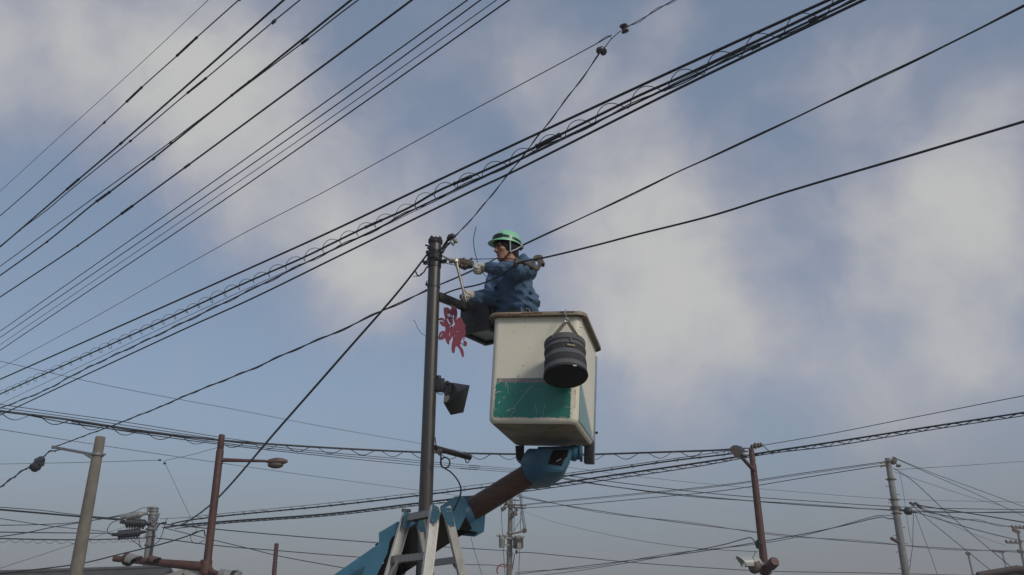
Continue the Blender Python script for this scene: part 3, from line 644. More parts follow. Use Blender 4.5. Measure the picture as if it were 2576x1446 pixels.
b = MB(); b.lathe(at(*vleft(2030, 1330), YB - .1), at(*vleft(2290, 1365), YB - .1) - at(*vleft(2030, 1330), YB - .1), [(.11, -.01), (.14, .01), (.14, .12), (.146, .13), (.146, .15), (.14, .16), (.14, .5)], 18); b.build('housing', 'grey_plastic', wl)
b = signal_hood(at(*vleft(2270, 1365), YB - .1), Vector((1, -.2, -.05)), .15, .12, wl); b.build('hood', 'signal_hood', wl)

# small concrete pole carrying the closures
YC = 36.0
top, foot = pole_line((388, 1275), (366.8, 1446), YC)
cp = empty('utility_pole', foot, 'small grey concrete pole with black cable closures strapped to it', 'utility pole')
ax = top - foot; L = ax.length
b = MB(); b.lathe(foot, ax, [(.2, 0), (.165, L * .6), (.15, L - .03), (.13, L)], 18); b.build('shaft', 'concrete_grey', cp)
for (yy, s_) in ((150, 1), (200, 1), (262, 1), (310, 1.05), (350, 1.05), (395, 1.08), (440, 1.08), (520, 1.25), (640, 1.1), (800, 1.1)):
    c = at(*vleft(845, yy), YC); c = foot + ax * ((c.z - foot.z) / ax.z); b = MB(); bracket_ring(b, c, ax, .17 * s_, .07)
    w_ = random.random() * 6.28; b.box(c + Vector((math.cos(w_) * .2 * s_, -abs(math.sin(w_)) * .2 * s_, 0)), (AX_R, AX_F, UP), (.05, .05, .05), 0, .01)
    b.build('clamp_band', 'galv', cp)
b = MB(); b.tube([at(*vleft(875, 560), YC - .18), at(*vleft(860, 700), YC - .18), at(*vleft(820, 960), YC - .2), at(*vleft(790, 1332), YC - .2)], .045, 8); b.build('riser_conduit', 'black_plastic', cp)
for (A, B, rr, mt, lb) in (((390, 300), (640, 255), .135, 'grey_plastic', 'pale grey cable closure beside small concrete pole, uppermost of three'),
                           ((380, 400), (710, 415), .16, 'rubber', 'black ribbed cable closure, middle of the three on the small pole'),
                           ((240, 610), (610, 575), .16, 'rubber', 'black ribbed cable closure, lowest of the three on the small pole')):
    p, q = at(*vleft(*A), YC - .2), at(*vleft(*B), YC - .2); d = q - p; L_ = d.length; b = MB()
    prof = [(.05, -.25), (.07, -.05), (rr * .85, 0)]
    for i in range(12): prof += [(rr, L_ * (i + .2) / 12), (rr * .9, L_ * (i + .7) / 12)]
    prof += [(rr * .85, L_), (.07, L_ + .05), (.05, L_ + .25)]
    b.lathe(p, d, prof, 14)
    for i in range(7): b.box(p.lerp(q, (i + .5) / 7) - UP * rr * 1.05, (d.normalized(), AX_F, UP), (.03, .04, .05), 0, .008)
    b.build('cable_closure', mt, None, lb, 'closure', 'cable closures on the small concrete pole')
JW = 'jumper cables round the small concrete pole'
wire('jumper_wire', 'curved wire arching from the grey closure to the small pole', [vleft(630, 290), vleft(660, 245), vleft(720, 240), vleft(770, 265), vleft(795, 300)], 4.4, (37, 37), 'rubber', group=JW)
wire('jumper_wire', 'big loop of wire left of the two black closures', [vleft(215, 365), vleft(130, 400), vleft(65, 470), vleft(42, 540), vleft(60, 590), vleft(130, 625), vleft(220, 635)], 2.0, (36.5, 36.5), 'rubber', group=JW)
wire('jumper_wire', 'thick cable hooking up from the pole to the laced street cable', [vleft(850, 555), vleft(900, 525), vleft(930, 480), vleft(970, 430), vleft(1030, 405), vleft(1090, 402)], 4.0, (37, 37), 'rubber', group=JW)
wire('jumper_wire', 'slack loop hanging right of the small concrete pole', [vleft(1110, 320), vleft(1085, 370), vleft(1050, 490), vleft(1000, 650), vleft(940, 750), vleft(870, 785)], 1.8, (37, 36.8), 'rubber', group=JW)
wire('jumper_wire', 'vertical loop of wire below the black closures', [vleft(610, 470), vleft(610, 560), vleft(605, 720), vleft(620, 800), vleft(650, 855)], 2.0, (36.6, 36.6), 'rubber', group=JW)
wire('jumper_wire', 'slanting wire end below the lower black closure', [vleft(460, 705), vleft(520, 740), vleft(600, 800), vleft(650, 855)], 1.8, (36.6, 36.6), 'rubber', group=JW)
wire('jumper_wire', 'short wire linking lower black closure to the small pole', [vleft(600, 560), vleft(680, 560), vleft(720, 575), vleft(750, 580)], 3.0, (36.6, 36.8), 'rubber', group=JW)

# short brown post in the distance
YS = 34.0
top, foot = pole_line((695.7, 1367), (689, 1446), YS); ax = top - foot; L = ax.length
b = MB(); b.lathe(foot, ax, [(.095, 0), (.085, L - .62), (.068, L - .61), (.068, L - .58), (.08, L - .57), (.078, L), (.06, L + .01)], 16)
b.build('steel_post', 'rust_paint', None, 'short brown steel post standing alone left of the blue boom', 'post', origin=foot)

# house roof at the lower left
YR = 30.0
hs = empty('house', at(150, 1446, YR) * 1.0 - UP * at(150, 1446, YR).z, 'low house with a dark grey roof at the bottom left', 'house')
ra, rb = at(-60, 1444, YR), at(430, 1427, YR + 6); eh = ra.z
e0, e1 = ra + Vector((0, -3.2, -1.25)), rb + Vector((0, -3.2, -1.25)); f0, f1 = ra + Vector((0, 3.2, -1.25)), rb + Vector((0, 3.2, -1.25))
b = MB(); th = Vector((0, 0, -.12))
b.add([ra, rb, e1, e0, ra + th, rb + th, e1 + th, e0 + th], [(0, 1, 2, 3), (7, 6, 5, 4), (3, 2, 6, 7), (1, 0, 4, 5), (2, 1, 5, 6), (0, 3, 7, 4)])
b.add([ra, rb, f1, f0, ra + th, rb + th, f1 + th, f0 + th], [(3, 2, 1, 0), (4, 5, 6, 7), (7, 6, 2, 3), (5, 1, 2, 6), (4, 7, 3, 0)])
roof = b.build('roof', 'roof_grey', hs)
b = MB(); b.tube([ra + UP * .03, rb + UP * .03], .07, 8); b.build('ridge_cap', 'roof_grey', roof)
b = MB(); w0, w1, w2, w3 = e0 + Vector((.3, .35, 0)), e1 + Vector((-.3, .35, 0)), f1 + Vector((-.3, -.35, 0)), f0 + Vector((.3, -.35, 0))
for p, q in ((w0, w1), (w1, w2), (w2, w3), (w3, w0)):
    b.add([Vector((p.x, p.y, 0)), Vector((q.x, q.y, 0)), Vector((q.x, q.y, eh - 1.3)), Vector((p.x, p.y, eh - 1.3))], [(0, 1, 2, 3)])
b.build('wall', 'wall_plaster', hs)
# gabled house beside it
h2 = empty('house', Vector((at(495, 1446, 31).x, 31, 0)), 'small gabled house behind the brown pole foot at the bottom', 'house')
pk = at(*vleft(1420, 1228), 30.2); sl = at(*vleft(1090, 1332), 30.2) - pk; sr = at(*vleft(1640, 1332), 30.2) - pk
sl = sl * (1.6 / max(.01, -sl.z)); sr = sr * (1.6 / max(.01, -sr.z)); back = Vector((1.2, 8, 0)); b = MB()
for s_ in (sl, sr):
    tk = Vector((0, 0, -.14)); p = [pk, pk + s_, pk + s_ + back, pk + back]
    b.add(p + [q + tk for q in p], [(0, 1, 2, 3), (7, 6, 5, 4), (0, 4, 5, 1), (1, 5, 6, 2), (2, 6, 7, 3), (3, 7, 4, 0)])
roof = b.build('roof', 'roof_grey', h2)
b = MB()
for s_ in (sl, sr): b.bar(pk + Vector((0, -.06, -.1)), pk + s_ + Vector((0, -.06, -.1)), .05, .2)
b.build('bargeboard', 'trim', roof)
b = MB(); q0, q1 = pk + sl * .93 + Vector((0, .5, -.15)), pk + sr * .93 + Vector((0, .5, -.15)); b.add([pk + Vector((0, .5, -.2)), q0, Vector((q0.x, q0.y, 0)), Vector((q1.x, q1.y, 0)), q1], [(0, 1, 2, 3, 4)])
b.add([q0, q0 + back * .9, Vector((q0 + back * .9).xy.to_3d()), Vector((q0.x, q0.y, 0))], [(0, 1, 2, 3)]); b.add([q1, q1 + back * .9, Vector((q1 + back * .9).xy.to_3d()), Vector((q1.x, q1.y, 0))], [(3, 2, 1, 0)])
b.build('wall', 'wall_plaster', h2)

# transformer pole in the middle distance
YT = 54.0
top, foot = pole_line((1285.5, 1185), (1280.5, 1446), YT); ax = top - foot; L = ax.length
tp = empty('utility_pole', foot, 'distant concrete pole carrying two transformers behind the boom', 'utility pole')
b = MB(); b.lathe(foot, ax, [(.2, 0), (.16, L * .6), (.125, L - 1.4), (.11, L - 1.38), (.04, L - 1.37), (.035, L)], 18); b.build('shaft', 'concrete', tp)
for yy in (690, 790, 1060, 1250, 210):
    c = at(*vtrans(360, yy), YT); c = foot + ax * ((c.z - foot.z) / ax.z); b = MB(); bracket_ring(b, c, ax, .19, .1); b.build('clamp_band', 'galv', tp)
b = MB(); b.bar(at(*vtrans(250, 170), YT - .2), at(*vtrans(660, 190), YT - .2), .09, .09, bevel=.01); b.bar(at(*vtrans(300, 215), YT - .2), at(*vtrans(650, 240), YT - .2), .09, .09, bevel=.01)
b.bar(at(*vtrans(400, 90), YT - .2), at(*vtrans(530, 100), YT - .2), .06, .06)
b.build('crossarm', 'cast_iron', tp)
b = MB(); b.bar(at(*vtrans(410, 700), YT - .3), at(*vtrans(660, 645), YT - .3), .09, .09, bevel=.01); b.build('crossarm', 'rust_paint_pale', tp)
b = MB()
for (xx, yy) in ((250, 240), (230, 260), (270, 225), (300, 140), (430, 320), (465, 340), (480, 270), (415, 380), (480, 1030), (600, 640), (640, 640), (620, 655)):
    b.ball(at(*vtrans(xx, yy), YT - .28), (.09, .09, .12), 8, 6, lump=.5, seed=xx)
b.build('insulators', 'cast_iron', tp, kind='stuff')
b = MB(); c = at(*vtrans(225, 1360), YT - .1); k = 100 * .1391 / FOC * depth_of(c)
b.tube([c + AX_R * math.cos(i * math.pi / 14) * k + AX_U * math.sin(i * math.pi / 14) * k * 1.05 for i in range(-3, 18)], .04, 6); b.build('red_hoop', 'red_ring', tp, label='thin red hoop on the pole')
def transformer(cx_, cy0, cy1, hw, label, ribs, side):
    e = empty('transformer', at(*vtrans(cx_, cy1), YT - .35), label, 'transformer', 'transformers on the distant pole')
    p0, p1 = at(*vtrans(cx_, cy1), YT - .35), at(*vtrans(cx_, cy0), YT - .35); h = p1.z - p0.z; rr = hw * .1391 / FOC * depth_of(p0)
    b = MB(); b.lathe(p0, UP, [(rr * .86, 0), (rr * .92, h * .03), (rr * .96, h * .6), (rr * 1.02, h * .62), (rr, h * .66), (rr, h * .93), (rr * .8, h)], 22); b.build('tank', 'signal_pale' if not ribs else 'concrete_grey', e)
    if ribs:
        b = MB()
        for i in range(16):
            w_ = math.pi + math.pi * i / 15; d = Vector((math.cos(w_), math.sin(w_), 0)); b.box(p0 + d * rr * 1.06 + UP * h * .42, (d, d.cross(UP), UP), (rr * .12, .012, h * .36))
        b.build('cooling_fins', 'cast_iron', e, kind='stuff')
    for s_ in (-.9, -.3, .4, .95):
        b = MB(); q = p0 + Vector((s_ * rr, -rr * .5, h * .86)); b.lathe(q, Vector((s_, -.6, .5)), [(.05, 0), (.08, .04), (.05, .07), (.08, .11), (.04, .18)], 10); b.build('bushing', 'white_plastic', e)
    for zz in (.2, .75):
        b = MB(); b.bar(p0 + UP * h * zz, foot + ax * ((p0.z + h * zz - foot.z) / ax.z) + Vector((0, -.15, 0)), .08, .1); b.build('hanger_bracket', 'galv', e)
    return e
transformer(215, 715, 950, 58, 'smooth pale grey transformer can left of the distant pole', False, -1)
tr2 = transformer(510, 735, 975, 78, 'ribbed darker transformer can right of the distant pole', True, 1)
b = MB(); p = at(*vtrans(530, 915), YT - .72); b.box(p, (AX_R, AX_F, UP), (.12, .01, .16)); b.build('rating_plate', 'signal_pale', tr2)
DROP = 'thin drop wires on the transformer pole'
for i, (pts, lb) in enumerate(((((198, 190), (205, 300), (213, 480), (224, 710)), 'thin wire dropping to the pale transformer'),
        (((530, -40), (560, 260), (590, 480), (612, 640)), 'leftmost of three wires dropping to the rusty crossarm'),
        (((545, -40), (575, 260), (605, 480), (634, 640)), 'middle of three wires dropping to the rusty crossarm'),
        (((570, -40), (585, 200), (620, 420), (655, 640)), 'rightmost of three wires dropping to the rusty crossarm'),
        (((450, 60), (440, 300), (432, 640)), 'upright wire close right of the distant transformer pole'),
        (((555, 300), (552, 480), (548, 660)), 'upright wire into the ribbed transformer top'),
        (((575, 425), (500, 540), (425, 670)), 'slanting wire to the ribbed transformer bushing'),
        (((240, 960), (255, 1200), (270, 1446)), 'thin wire below the pale transformer to the bottom edge'),
        (((535, 990), (528, 1200), (518, 1446)), 'thin wire below the ribbed transformer to the bottom edge'),
        (((445, 1060), (425, 1200), (400, 1350)), 'black wire slanting down along the distant pole foot'))):
    wire('drop_wire', lb, [vtrans(*p) for p in pts], 1.4 if i != 9 else 2.2, ('Y', YT - .3, YT - .3), 'rubber', group=DROP)

# brown pole on the right with a lamp seen from below and a signal
YQ = 21.0
top, foot = pole_line((1889, 1130), (1925, 1446), YQ); ax = top - foot; L = ax.length
rp = empty('street_lamp', foot, 'brown steel pole with lamp head seen from below at right', 'street lamp')
jz = (at(*vlamp(780, 760), YQ).z - foot.z) / ax.z
b = MB(); b.lathe(foot, ax, [(.095, 0), (.09, L * .55), (.075, L * jz - .03), (.06, L * jz - .02), (.06, L * jz + .01), (.07, L * jz + .015), (.062, L), (.05, L + .01)], 18); b.build('shaft', 'rust_paint', rp)
b = MB(); a0 = at(*vlamp(800, 980), YQ); a1 = at(*vlamp(480, 640), YQ - 1.1); b.tube([a0 + Vector((.02, 0, -.1)), a0, a1], [.03, .05, .04], 10); b.build('lamp_arm', 'rust_paint', rp)
b = MB(); poly = [vlamp(105, 400), vlamp(140, 350), vlamp(300, 345), vlamp(480, 390), vlamp(560, 430), vlamp(640, 530), vlamp(570, 610), vlamp(430, 640), vlamp(300, 640)]
P = [at(x, y, YQ - 1.1) for x, y in poly]; cen = sum(P, Vector()) / len(P); ins = [cen + (p - cen) * .62 + Vector((.05, .22, .14)) for p in P]; n = len(P)
b.add(P + ins, [tuple(range(n)), tuple(range(2 * n - 1, n - 1, -1))] + [(i, i + n, (i + 1) % n + n, (i + 1) % n) for i in range(n)])
lh = b.build('lamp_head', 'signal_hood', rp)
b = MB(); b.ball(at(*vlamp(555, 530), YQ - 1.12), (.075, .06, .045), 12, 8); b.build('lamp_lens', 'lamp_glass', lh)
b = MB()
for (xx, yy, rr) in ((750, 330, .05), (840, 300, .06), (930, 290, .05), (990, 275, .045)):
    b.ball(at(*vlamp(xx, yy), YQ), (rr, rr, rr * 1.2), 10, 8, lump=.4)
b.tube([at(*vlamp(740, 345), YQ), at(*vlamp(1020, 285), YQ)], .02, 6); b.build('strain_insulators', 'cast_iron', rp)
wire('jumper_wire', 'short jumper dropping from insulators to the laced cable', [vlamp(1030, 285), vlamp(1080, 325), vlamp(1180, 415), vlamp(1250, 470), vlamp(1320, 540)], 2.4, (21.5, 21.5))
wire('jumper_wire', 'arched jumper wire over the lamp head at the right brown pole', [vlamp(480, 375), vlamp(560, 360), vlamp(640, 370), vlamp(700, 400)], 2.6, (21.3, 21.3))
b = MB(); c = at(*vsig(970, 400), YQ - .1); b.ball(c, (.09, .08, .1), 8, 6, lump=.6); b.bar(c, c + Vector((.12, .05, .03)), .05, .05); b.build('cable_clamp', 'black_plastic', rp)
b = MB()
b.tube([at(*vsig(1200, 1330), YQ), at(*vsig(1330, 1150), YQ - .3), at(*vsig(1430, 1060), YQ - .5)], [.1, .1, .11], 12); b.lathe(at(*vsig(1380, 1130), YQ - .42), at(*vsig(1500, 1010), YQ - .6) - at(*vsig(1380, 1130), YQ - .42), [(.08, 0), (.115, .02), (.115, .2), (.09, .25)], 14)
bracket_ring(b, at(*vsig(1190, 1180), YQ), ax, .13, .3)
b.build('bracket_stub', 'rust_paint', rp)
sg2 = empty('traffic_signal', at(*vsig(850, 1200), YQ - .2), 'white hooded traffic signal on the right brown pole', 'traffic signal')
b = MB(); p0, p1 = at(*vsig(800, 1090), YQ - .2), at(*vsig(960, 1260), YQ - .15)
b.lathe(p0 + Vector((.04, .02, 0)), Vector((1, .1, -.35)), [(.15, -.1), (.165, -.08), (.165, .06), (.1, .14)], 18); b.build('housing', 'white_plastic', sg2)
b = MB(); b.lathe(at(*vsig(900, 1240), YQ - .2), Vector((.35, .1, -1)), [(.14, -.16), (.16, -.12), (.16, .02), (.1, .08)], 18); b.build('lower_housing', 'cast_iron', sg2)
b = signal_hood(at(*vsig(720, 1060), YQ - .22), Vector((-1, -.15, -.02)), .165, .33, sg2); b.build('hood', 'white_plastic', sg2)
b = MB()
for yy in (1030, 1080): b.bar(at(*vsig(930, yy), YQ - .12), at(*vsig(1330, yy + 5), YQ - .12), .02, .02)
b.bar(at(*vsig(1000, 1280), YQ - .1), at(*vsig(1110, 1330), YQ - .1), .03, .03); b.build('mounting_straps', 'galv', sg2)
wire('jumper_wire', 'thin wire hanging from the brown stub at the bottom right pole', [vsig(1440, 1220), vsig(1420, 1290), vsig(1380, 1370), vsig(1330, 1400)], 1.4, (21, 21))

# concrete pole at the far right
YA = 40.0
top, foot = pole_line((2232, 1152), (2278.6, 1446), YA); ax = top - foot; L = ax.length
ra_ = empty('utility_pole', foot, 'tall pale concrete pole at right with wires fanning from its top', 'utility pole')
b = MB(); b.lathe(foot, ax, [(.19, 0), (.16, L * .6), (.125, L - .02), (.11, L)], 18); b.build('shaft', 'concrete_grey', ra_)
for yy, xx in ((140, 185), (340, 208), (575, 240), (660, 255), (680, 258), (735, 268)):
    c = at(*vfar(xx, yy), YA); c = foot + ax * ((c.z - foot.z) / ax.z); b = MB(); bracket_ring(b, c, ax, .165, .08)
    for s_ in (-1, 1): b.tube([c + AX_R * s_ * .15, c + AX_R * s_ * .24], .03, 6)
    b.build('clamp_band', 'cast_iron', ra_)
b = MB()
for i in range(11):
    yy = 420 + i * 95; s_ = 1 if i % 2 else -1; c = at(*vfar(210 + i * 17, yy), YA); c = foot + ax * ((c.z - foot.z) / ax.z)
    b.tube([c + AX_R * s_ * .12, c + AX_R * s_ * .3], .016, 5)
b.build('step_bolts', 'galv', ra_, kind='stuff')
b = MB()
for (xx, yy, rr) in ((200, 130, .09), (225, 120, .1), (240, 110, .08), (215, 145, .09), (160, 130, .07), (145, 175, .06), (260, 185, .07), (285, 182, .06)):
    b.ball(at(*vfar(xx, yy), YA - .1), rr, 8, 6, lump=.5, seed=xx)
for yy in (130, 140, 170, 180): b.bar(at(*vfar(60, yy + 18), YA - .1), at(*vfar(165, yy), YA - .1), .03, .03)
b.tube([at(*vfar(195, 95), YA), at(*vfar(215, 82), YA), at(*vfar(240, 92), YA), at(*vfar(250, 115), YA), at(*vfar(240, 150), YA), at(*vfar(265, 180), YA), at(*vfar(300, 183), YA)], .025, 5)
b.build('insulators', 'cast_iron', ra_, kind='stuff')
b = MB(); q0, q1 = at(*vfar(178, 1015), YA - .2), at(*vfar(280, 1072), YA - .2); dl = (q1 - q0).length; b.lathe(q0, q1 - q0, [(.03, 0), (.07, .04), (.075, dl - .05), (.05, dl)], 12); b.build('tube_box', 'rust_paint', ra_, label='dark brown tube on the pole side')
b = MB(); p, q = at(*vfar(335, 700), YA - .1), at(*vfar(430, 715), YA - .1); d = q - p
b.lathe(p, d, [(.03, -.3), (.05, -.02), (.15, .06), (.17, d.length * .5), (.14, d.length - .04), (.05, d.length), (.03, d.length + .2)], 12); b.build('cable_closure', 'rubber', None, 'small black cable closure just right of the pale right pole', 'closure')
b = MB()
for (xx, yy) in ((415, 615), (440, 640), (470, 615), (495, 632), (525, 655), (530, 672), (510, 650)): b.ball(at_d(*vfar(xx, yy), 43), (.09, .06, .06), 8, 6, lump=.6, seed=xx)
b.tube([at_d(*vfar(x, y), 43) for x, y in ((415, 612), (430, 640), (470, 610), (500, 640), (530, 675), (545, 645), (570, 650))], .03, 5); b.build('strain_clamp', 'cast_iron', None, 'tangled strain clamp floating among wires right of the pale pole', 'clamp')
# far poles
for (tx, ty, lx, ly, Y_, rr, lb, arms) in ((1655, 950, 1720, 1300, 75, .13, 'far crossarm pole at the right edge', ((1590, 900, 1724, 905), (1600, 935, 1670, 960), (1520, 1070, 1690, 1078), (1660, 1180, 1715, 1190))),
                                     (1078, 1200, 1135, 1446, 90, .12, 'far faint pole standing left of the corner roof', ((1058, 1205, 1098, 1210),)),
                                     (1470, 1185, 1530, 1400, 110, .11, 'faintest far pole with a level arm above the corner roof', ((1370, 1170, 1490, 1190),))):
    top, foot = pole_line(vfar(tx, ty), vfar(lx, ly), Y_); e = empty('utility_pole', foot, lb, 'utility pole', 'faint poles at the far right'); ax = top - foot
    b = MB(); b.lathe(foot, ax, [(rr, 0), (rr * .8, ax.length)], 12); b.build('shaft', 'concrete_grey', e)
    for a_ in arms:
        b = MB(); b.bar(at(*vfar(a_[0], a_[1]), Y_ - .1), at(*vfar(a_[2], a_[3]), Y_ - .1), .14, .16)
        for k in range(4):
            p = at(*vfar(a_[0], a_[1]), Y_ - .1).lerp(at(*vfar(a_[2], a_[3]), Y_ - .1), k / 3); b.ball(p + UP * .1, .12, 6, 5)
        b.build('crossarm', 'cast_iron', e)
# dark roof in the bottom right corner
YD = 30.0
h3 = empty('house', Vector((at(2560, 1446, YD).x, YD + 2, 0)), 'dark brown tiled roof poking into the bottom right corner', 'house')
p0, p1, p2 = at(*vfar(1180, 1450), YD), at(*vfar(1640, 1372), YD), at(*vfar(1740, 1400), YD + .5); b = MB()
q = [p0, p1, p2 + Vector((2.5, 0, -1.2)), p2 + Vector((2.5, 0, -2.2)), p0 + Vector((0, 0, -1.6))]
b.prism([Vector((v.x, YD, v.z)) for v in q], (0, 7, 0)); roof = b.build('roof', 'roof_brown', h3)
b = MB(); b.tube([Vector((p0.x, YD - .05, p0.z)), Vector((p1.x, YD - .05, p1.z)), Vector((p2.x + .5, YD - .05, p2.z - .1))], .1, 8); b.build('ridge_tiles', 'roof_brown', roof)
b = MB(); x0, x1 = p0.x + .5, p2.x + 2; b.add([(x0, YD + .4, 0), (x1, YD + .4, 0), (x1, YD + .4, p0.z - 1.4), (x0, YD + .4, p0.z - 1.4), (x0, YD + 6.6, 0), (x1, YD + 6.6, 0), (x1, YD + 6.6, p0.z - 1.4), (x0, YD + 6.6, p0.z - 1.4)], [(0, 1, 2, 3), (5, 4, 7, 6), (1, 5, 6, 2), (4, 0, 3, 7)]); b.build('wall', 'wall_plaster', h3)
# small insulator pair in the faint wire at left
for (xx, yy, lb) in ((1232, 560, 'left of two tiny insulators strung in the faint wire'), (1270, 585, 'right of two tiny insulators strung in the faint wire')):
    b = MB(); p = at_d(*z4(xx, yy), 24); b.lathe(p - AX_R * .035, AX_R, [(.015, 0), (.034, .01), (.022, .035), (.034, .06), (.015, .07)], 10); b.build('insulator', 'porcelain_dark', None, lb, 'insulator', 'tiny insulator pair')

# ------------------------------------------------------------------ the lamp pole in the middle
YP = 7.30
top, foot = pole_line((1095.2, 600), (1070.3, 1268), YP); ax = top - foot; L = ax.length; PA = ax.normalized()
def pole_pt(y):
    """point on the pole's axis at picture height y"""
    p = at(1095.2 + (1070.3 - 1095.2) * (y - 600) / 668, y, YP); return foot + ax * ((p.z - foot.z) / ax.z)
RP = .0545
lamp = empty('street_lamp', foot, 'dark brown steel lamp pole in the middle with a box lantern', 'street lamp')
b = MB(); b.lathe(foot, ax, [(RP * 1.25, 0), (RP * 1.06, .3), (RP * 1.04, L * .5), (RP, L - .03), (RP * .97, L - .005)], 40); b.build('shaft', 'pole_paint', lamp)
# torn rubber cap wrapped round the top
b = MB(); n = 36; vs = []; fs = []; rows = 7; random.seed(5)
c0 = pole_pt(625)
E1 = PA.orthogonal().normalized(); E2 = PA.cross(E1)
hgt = [(.095 + .016 * noise.noise(Vector((math.cos(k * 2 * math.pi / n) * 2.1, math.sin(k * 2 * math.pi / n) * 2.1, 4.2))) + (.012 if k % 9 < 3 else 0)) for k in range(n)]
for i in range(rows):
    for k in range(n):
        w_ = 2 * math.pi * k / n; t = i / (rows - 1); u = E1 * math.cos(w_) + E2 * math.sin(w_)
        rr = RP * (1.03 + .10 * math.sin(t * math.pi)) + .006 * noise.noise(Vector((w_ * 3, t * 5, 1))) + (.004 if i in (2, 4) else 0)
        vs.append(c0 + PA * (.036 + (hgt[k] - .036) * t + .006 * noise.noise(Vector((w_ * 4, 7, 0))) * (1 - t)) + u * rr)
for k in range(n):
    w_ = 2 * math.pi * k / n; vs.append(c0 + PA * (hgt[k] - .012) + (E1 * math.cos(w_) + E2 * math.sin(w_)) * RP * .72)
for i in range(rows):
    for k in range(n): k2 = (k + 1) % n; fs.append((i * n + k, i * n + k2, (i + 1) * n + k2, (i + 1) * n + k))
fs.append(tuple(rows * n + k for k in range(n))); b.add(vs, fs, True); b.build('rubber_cap', 'tape', lamp)
b = MB(); p = at(*vtop(300, 305), YP - .03); b.tube([p + Vector((.02, 0, -.005)), at(*vtop(245, 290), YP - .05)], .008, 8); b.ball(p + Vector((.004, 0, -.02)), .014, 8, 6, lump=.4); b.build('cap_bolt', 'dark_steel', lamp)
# steel bands with bolts and the taped wrapping
def band(y, h, k, name='steel_band', m_='dark_steel'):
    b = MB(); c = pole_pt(y); b.lathe(c - PA * h / 2, PA, [(RP * 1.0, -.002), (RP * k, 0), (RP * k * 1.01, h * .5), (RP * k, h), (RP * 1.0, h + .002)], 36); return b.build(name, m_, lamp)
band(632, .016, 1.10); band(641, .010, 1.13); band(668, .040, 1.10); band(723, .012, 1.06)
b = MB(); n = 30; vs = []; fs = []; rows = 16
for i in range(rows):
    for k in range(n):
        w_ = 2 * math.pi * k / n; t = i / (rows - 1); u = E1 * math.cos(w_) + E2 * math.sin(w_)
        rr = RP * (1.08 + .18 * math.sin(t * math.pi)) + .014 * noise.noise(Vector((math.cos(w_) * 2, math.sin(w_) * 2, t * 5 + w_ * .5)))
        vs.append(pole_pt(636) + (pole_pt(662) - pole_pt(636)) * (t + .06 * noise.noise(Vector((w_ * 2, 5, 3)))) + u * max(rr, RP * 1.02))
for i in range(rows - 1):
    for k in range(n): k2 = (k + 1) % n; fs.append((i * n + k, i * n + k2, (i + 1) * n + k2, (i + 1) * n + k))
b.add(vs, fs, True); b.build('tape_wrapping', 'tape', lamp)
for (xx, yy, s_) in ((262, 630, -1), (605, 605, 1)):
    b = MB(); p = at(*vtop(xx, yy), YP - .03); b.box(p, (AX_R, AX_F, PA), (.024, .022, .020), 0, .006)
    for q in (-1, 1): b.tube([p + Vector((q * .008, -.035, .004 * q)), p + Vector((q * .008, .035, .004 * q))], .0065, 8)
    b.ball(p + Vector((s_ * .018, -.02, 0)), .014, 8, 6, lump=.4); b.build('band_lug', 'tape', lamp)
b = MB(); p = at(*vtop(300, 430), YP - .02); b.lathe(p - AX_F * .02, AX_F, [(.012, 0), (.02, .006), (.02, .034), (.012, .04)], 14); b.build('band_bolt', 'tape', lamp)
b = MB(); p = at(*vtop(275, 1045), YP - .02); b.lathe(p - AX_R * .012, AX_R, [(.008, 0), (.016, .004), (.016, .022), (.01, .03)], 12)
b.tube([at(*vtop(262, 1020), YP - .03), at(*vtop(275, 985), YP - .04), at(*vtop(310, 975), YP - .05)], .003, 6); b.build('side_bolt', 'dark_steel', lamp)
# lantern arm and lantern
ZA = at(*z1(515, 1085), YP).z
A0 = at_z(*z1(512, 1085), ZA); A1 = at_z(*z1(955, 1262), ZA)
b = MB(); b.bar(A0 + (A0 - A1).normalized() * .02, A1, .055, .068, bevel=.004); b.build('lantern_arm', 'dark_steel', lamp)
dA = (A1 - A0).normalized(); sA = dA.cross(UP).normalized()
b = MB(); b.box(A1 + dA * .006, (dA, sA, UP), (.012, .062, .07), 0, .003)
for q in (-1, 1):
    for w_ in (-1, 1): b.ball(A1 - dA * .008 + sA * .045 * q + UP * .05 * w_, .009, 8, 6)
b.build('arm_flange', 'dark_steel', lamp)
# lantern box: nearest lower corner, left corner and far corner read from the photograph, all at one height
yn = z2(792, 236); yl = z2(536, 292); yf = z2(748, 394)
ZL = ZA - .245
N0 = at_z(*yn, ZL); Lc = at_z(*yl, ZL); Fc = at_z(*yf, ZL)
ux = (Lc - N0); uy = (Fc - Lc)
LW, LD = ux.length, uy.length
ex = ux.normalized(); ey = UP.cross(ex)
if ey.dot(uy) < 0: ey = -ey
LD = max(.28, min(.46, LD)); LH = .335
lan = MB(); th = .012
cL = N0 + ex * LW / 2 + ey * LD / 2
for (o_, w_, nrm) in ((N0 + ex * LW / 2, LW, ey), (N0 + ex * LW / 2 + ey * LD, LW, ey)):
    if nrm is ey and (o_ - cL).dot(ey) < 0: lan.box(o_ + ey * th + UP * (LH / 2 + .01), (ex, ey, UP), (LW / 2 - .018, th, LH / 2 - .01), 0, .002)
for s_, o_ in ((-1, N0 + ex * LW + ey * LD / 2),): lan.box(o_ - ex * th + UP * (LH / 2 + .01), (ex, ey, UP), (th, LD / 2 - .018, LH / 2 - .01), 0, .002)
lan.box(cL + UP * (LH + .01), (ex, ey, UP), (LW / 2 + .012, LD / 2 + .012, .02), 0, .006)
ln = lan.build('lantern', 'dark_steel', lamp)
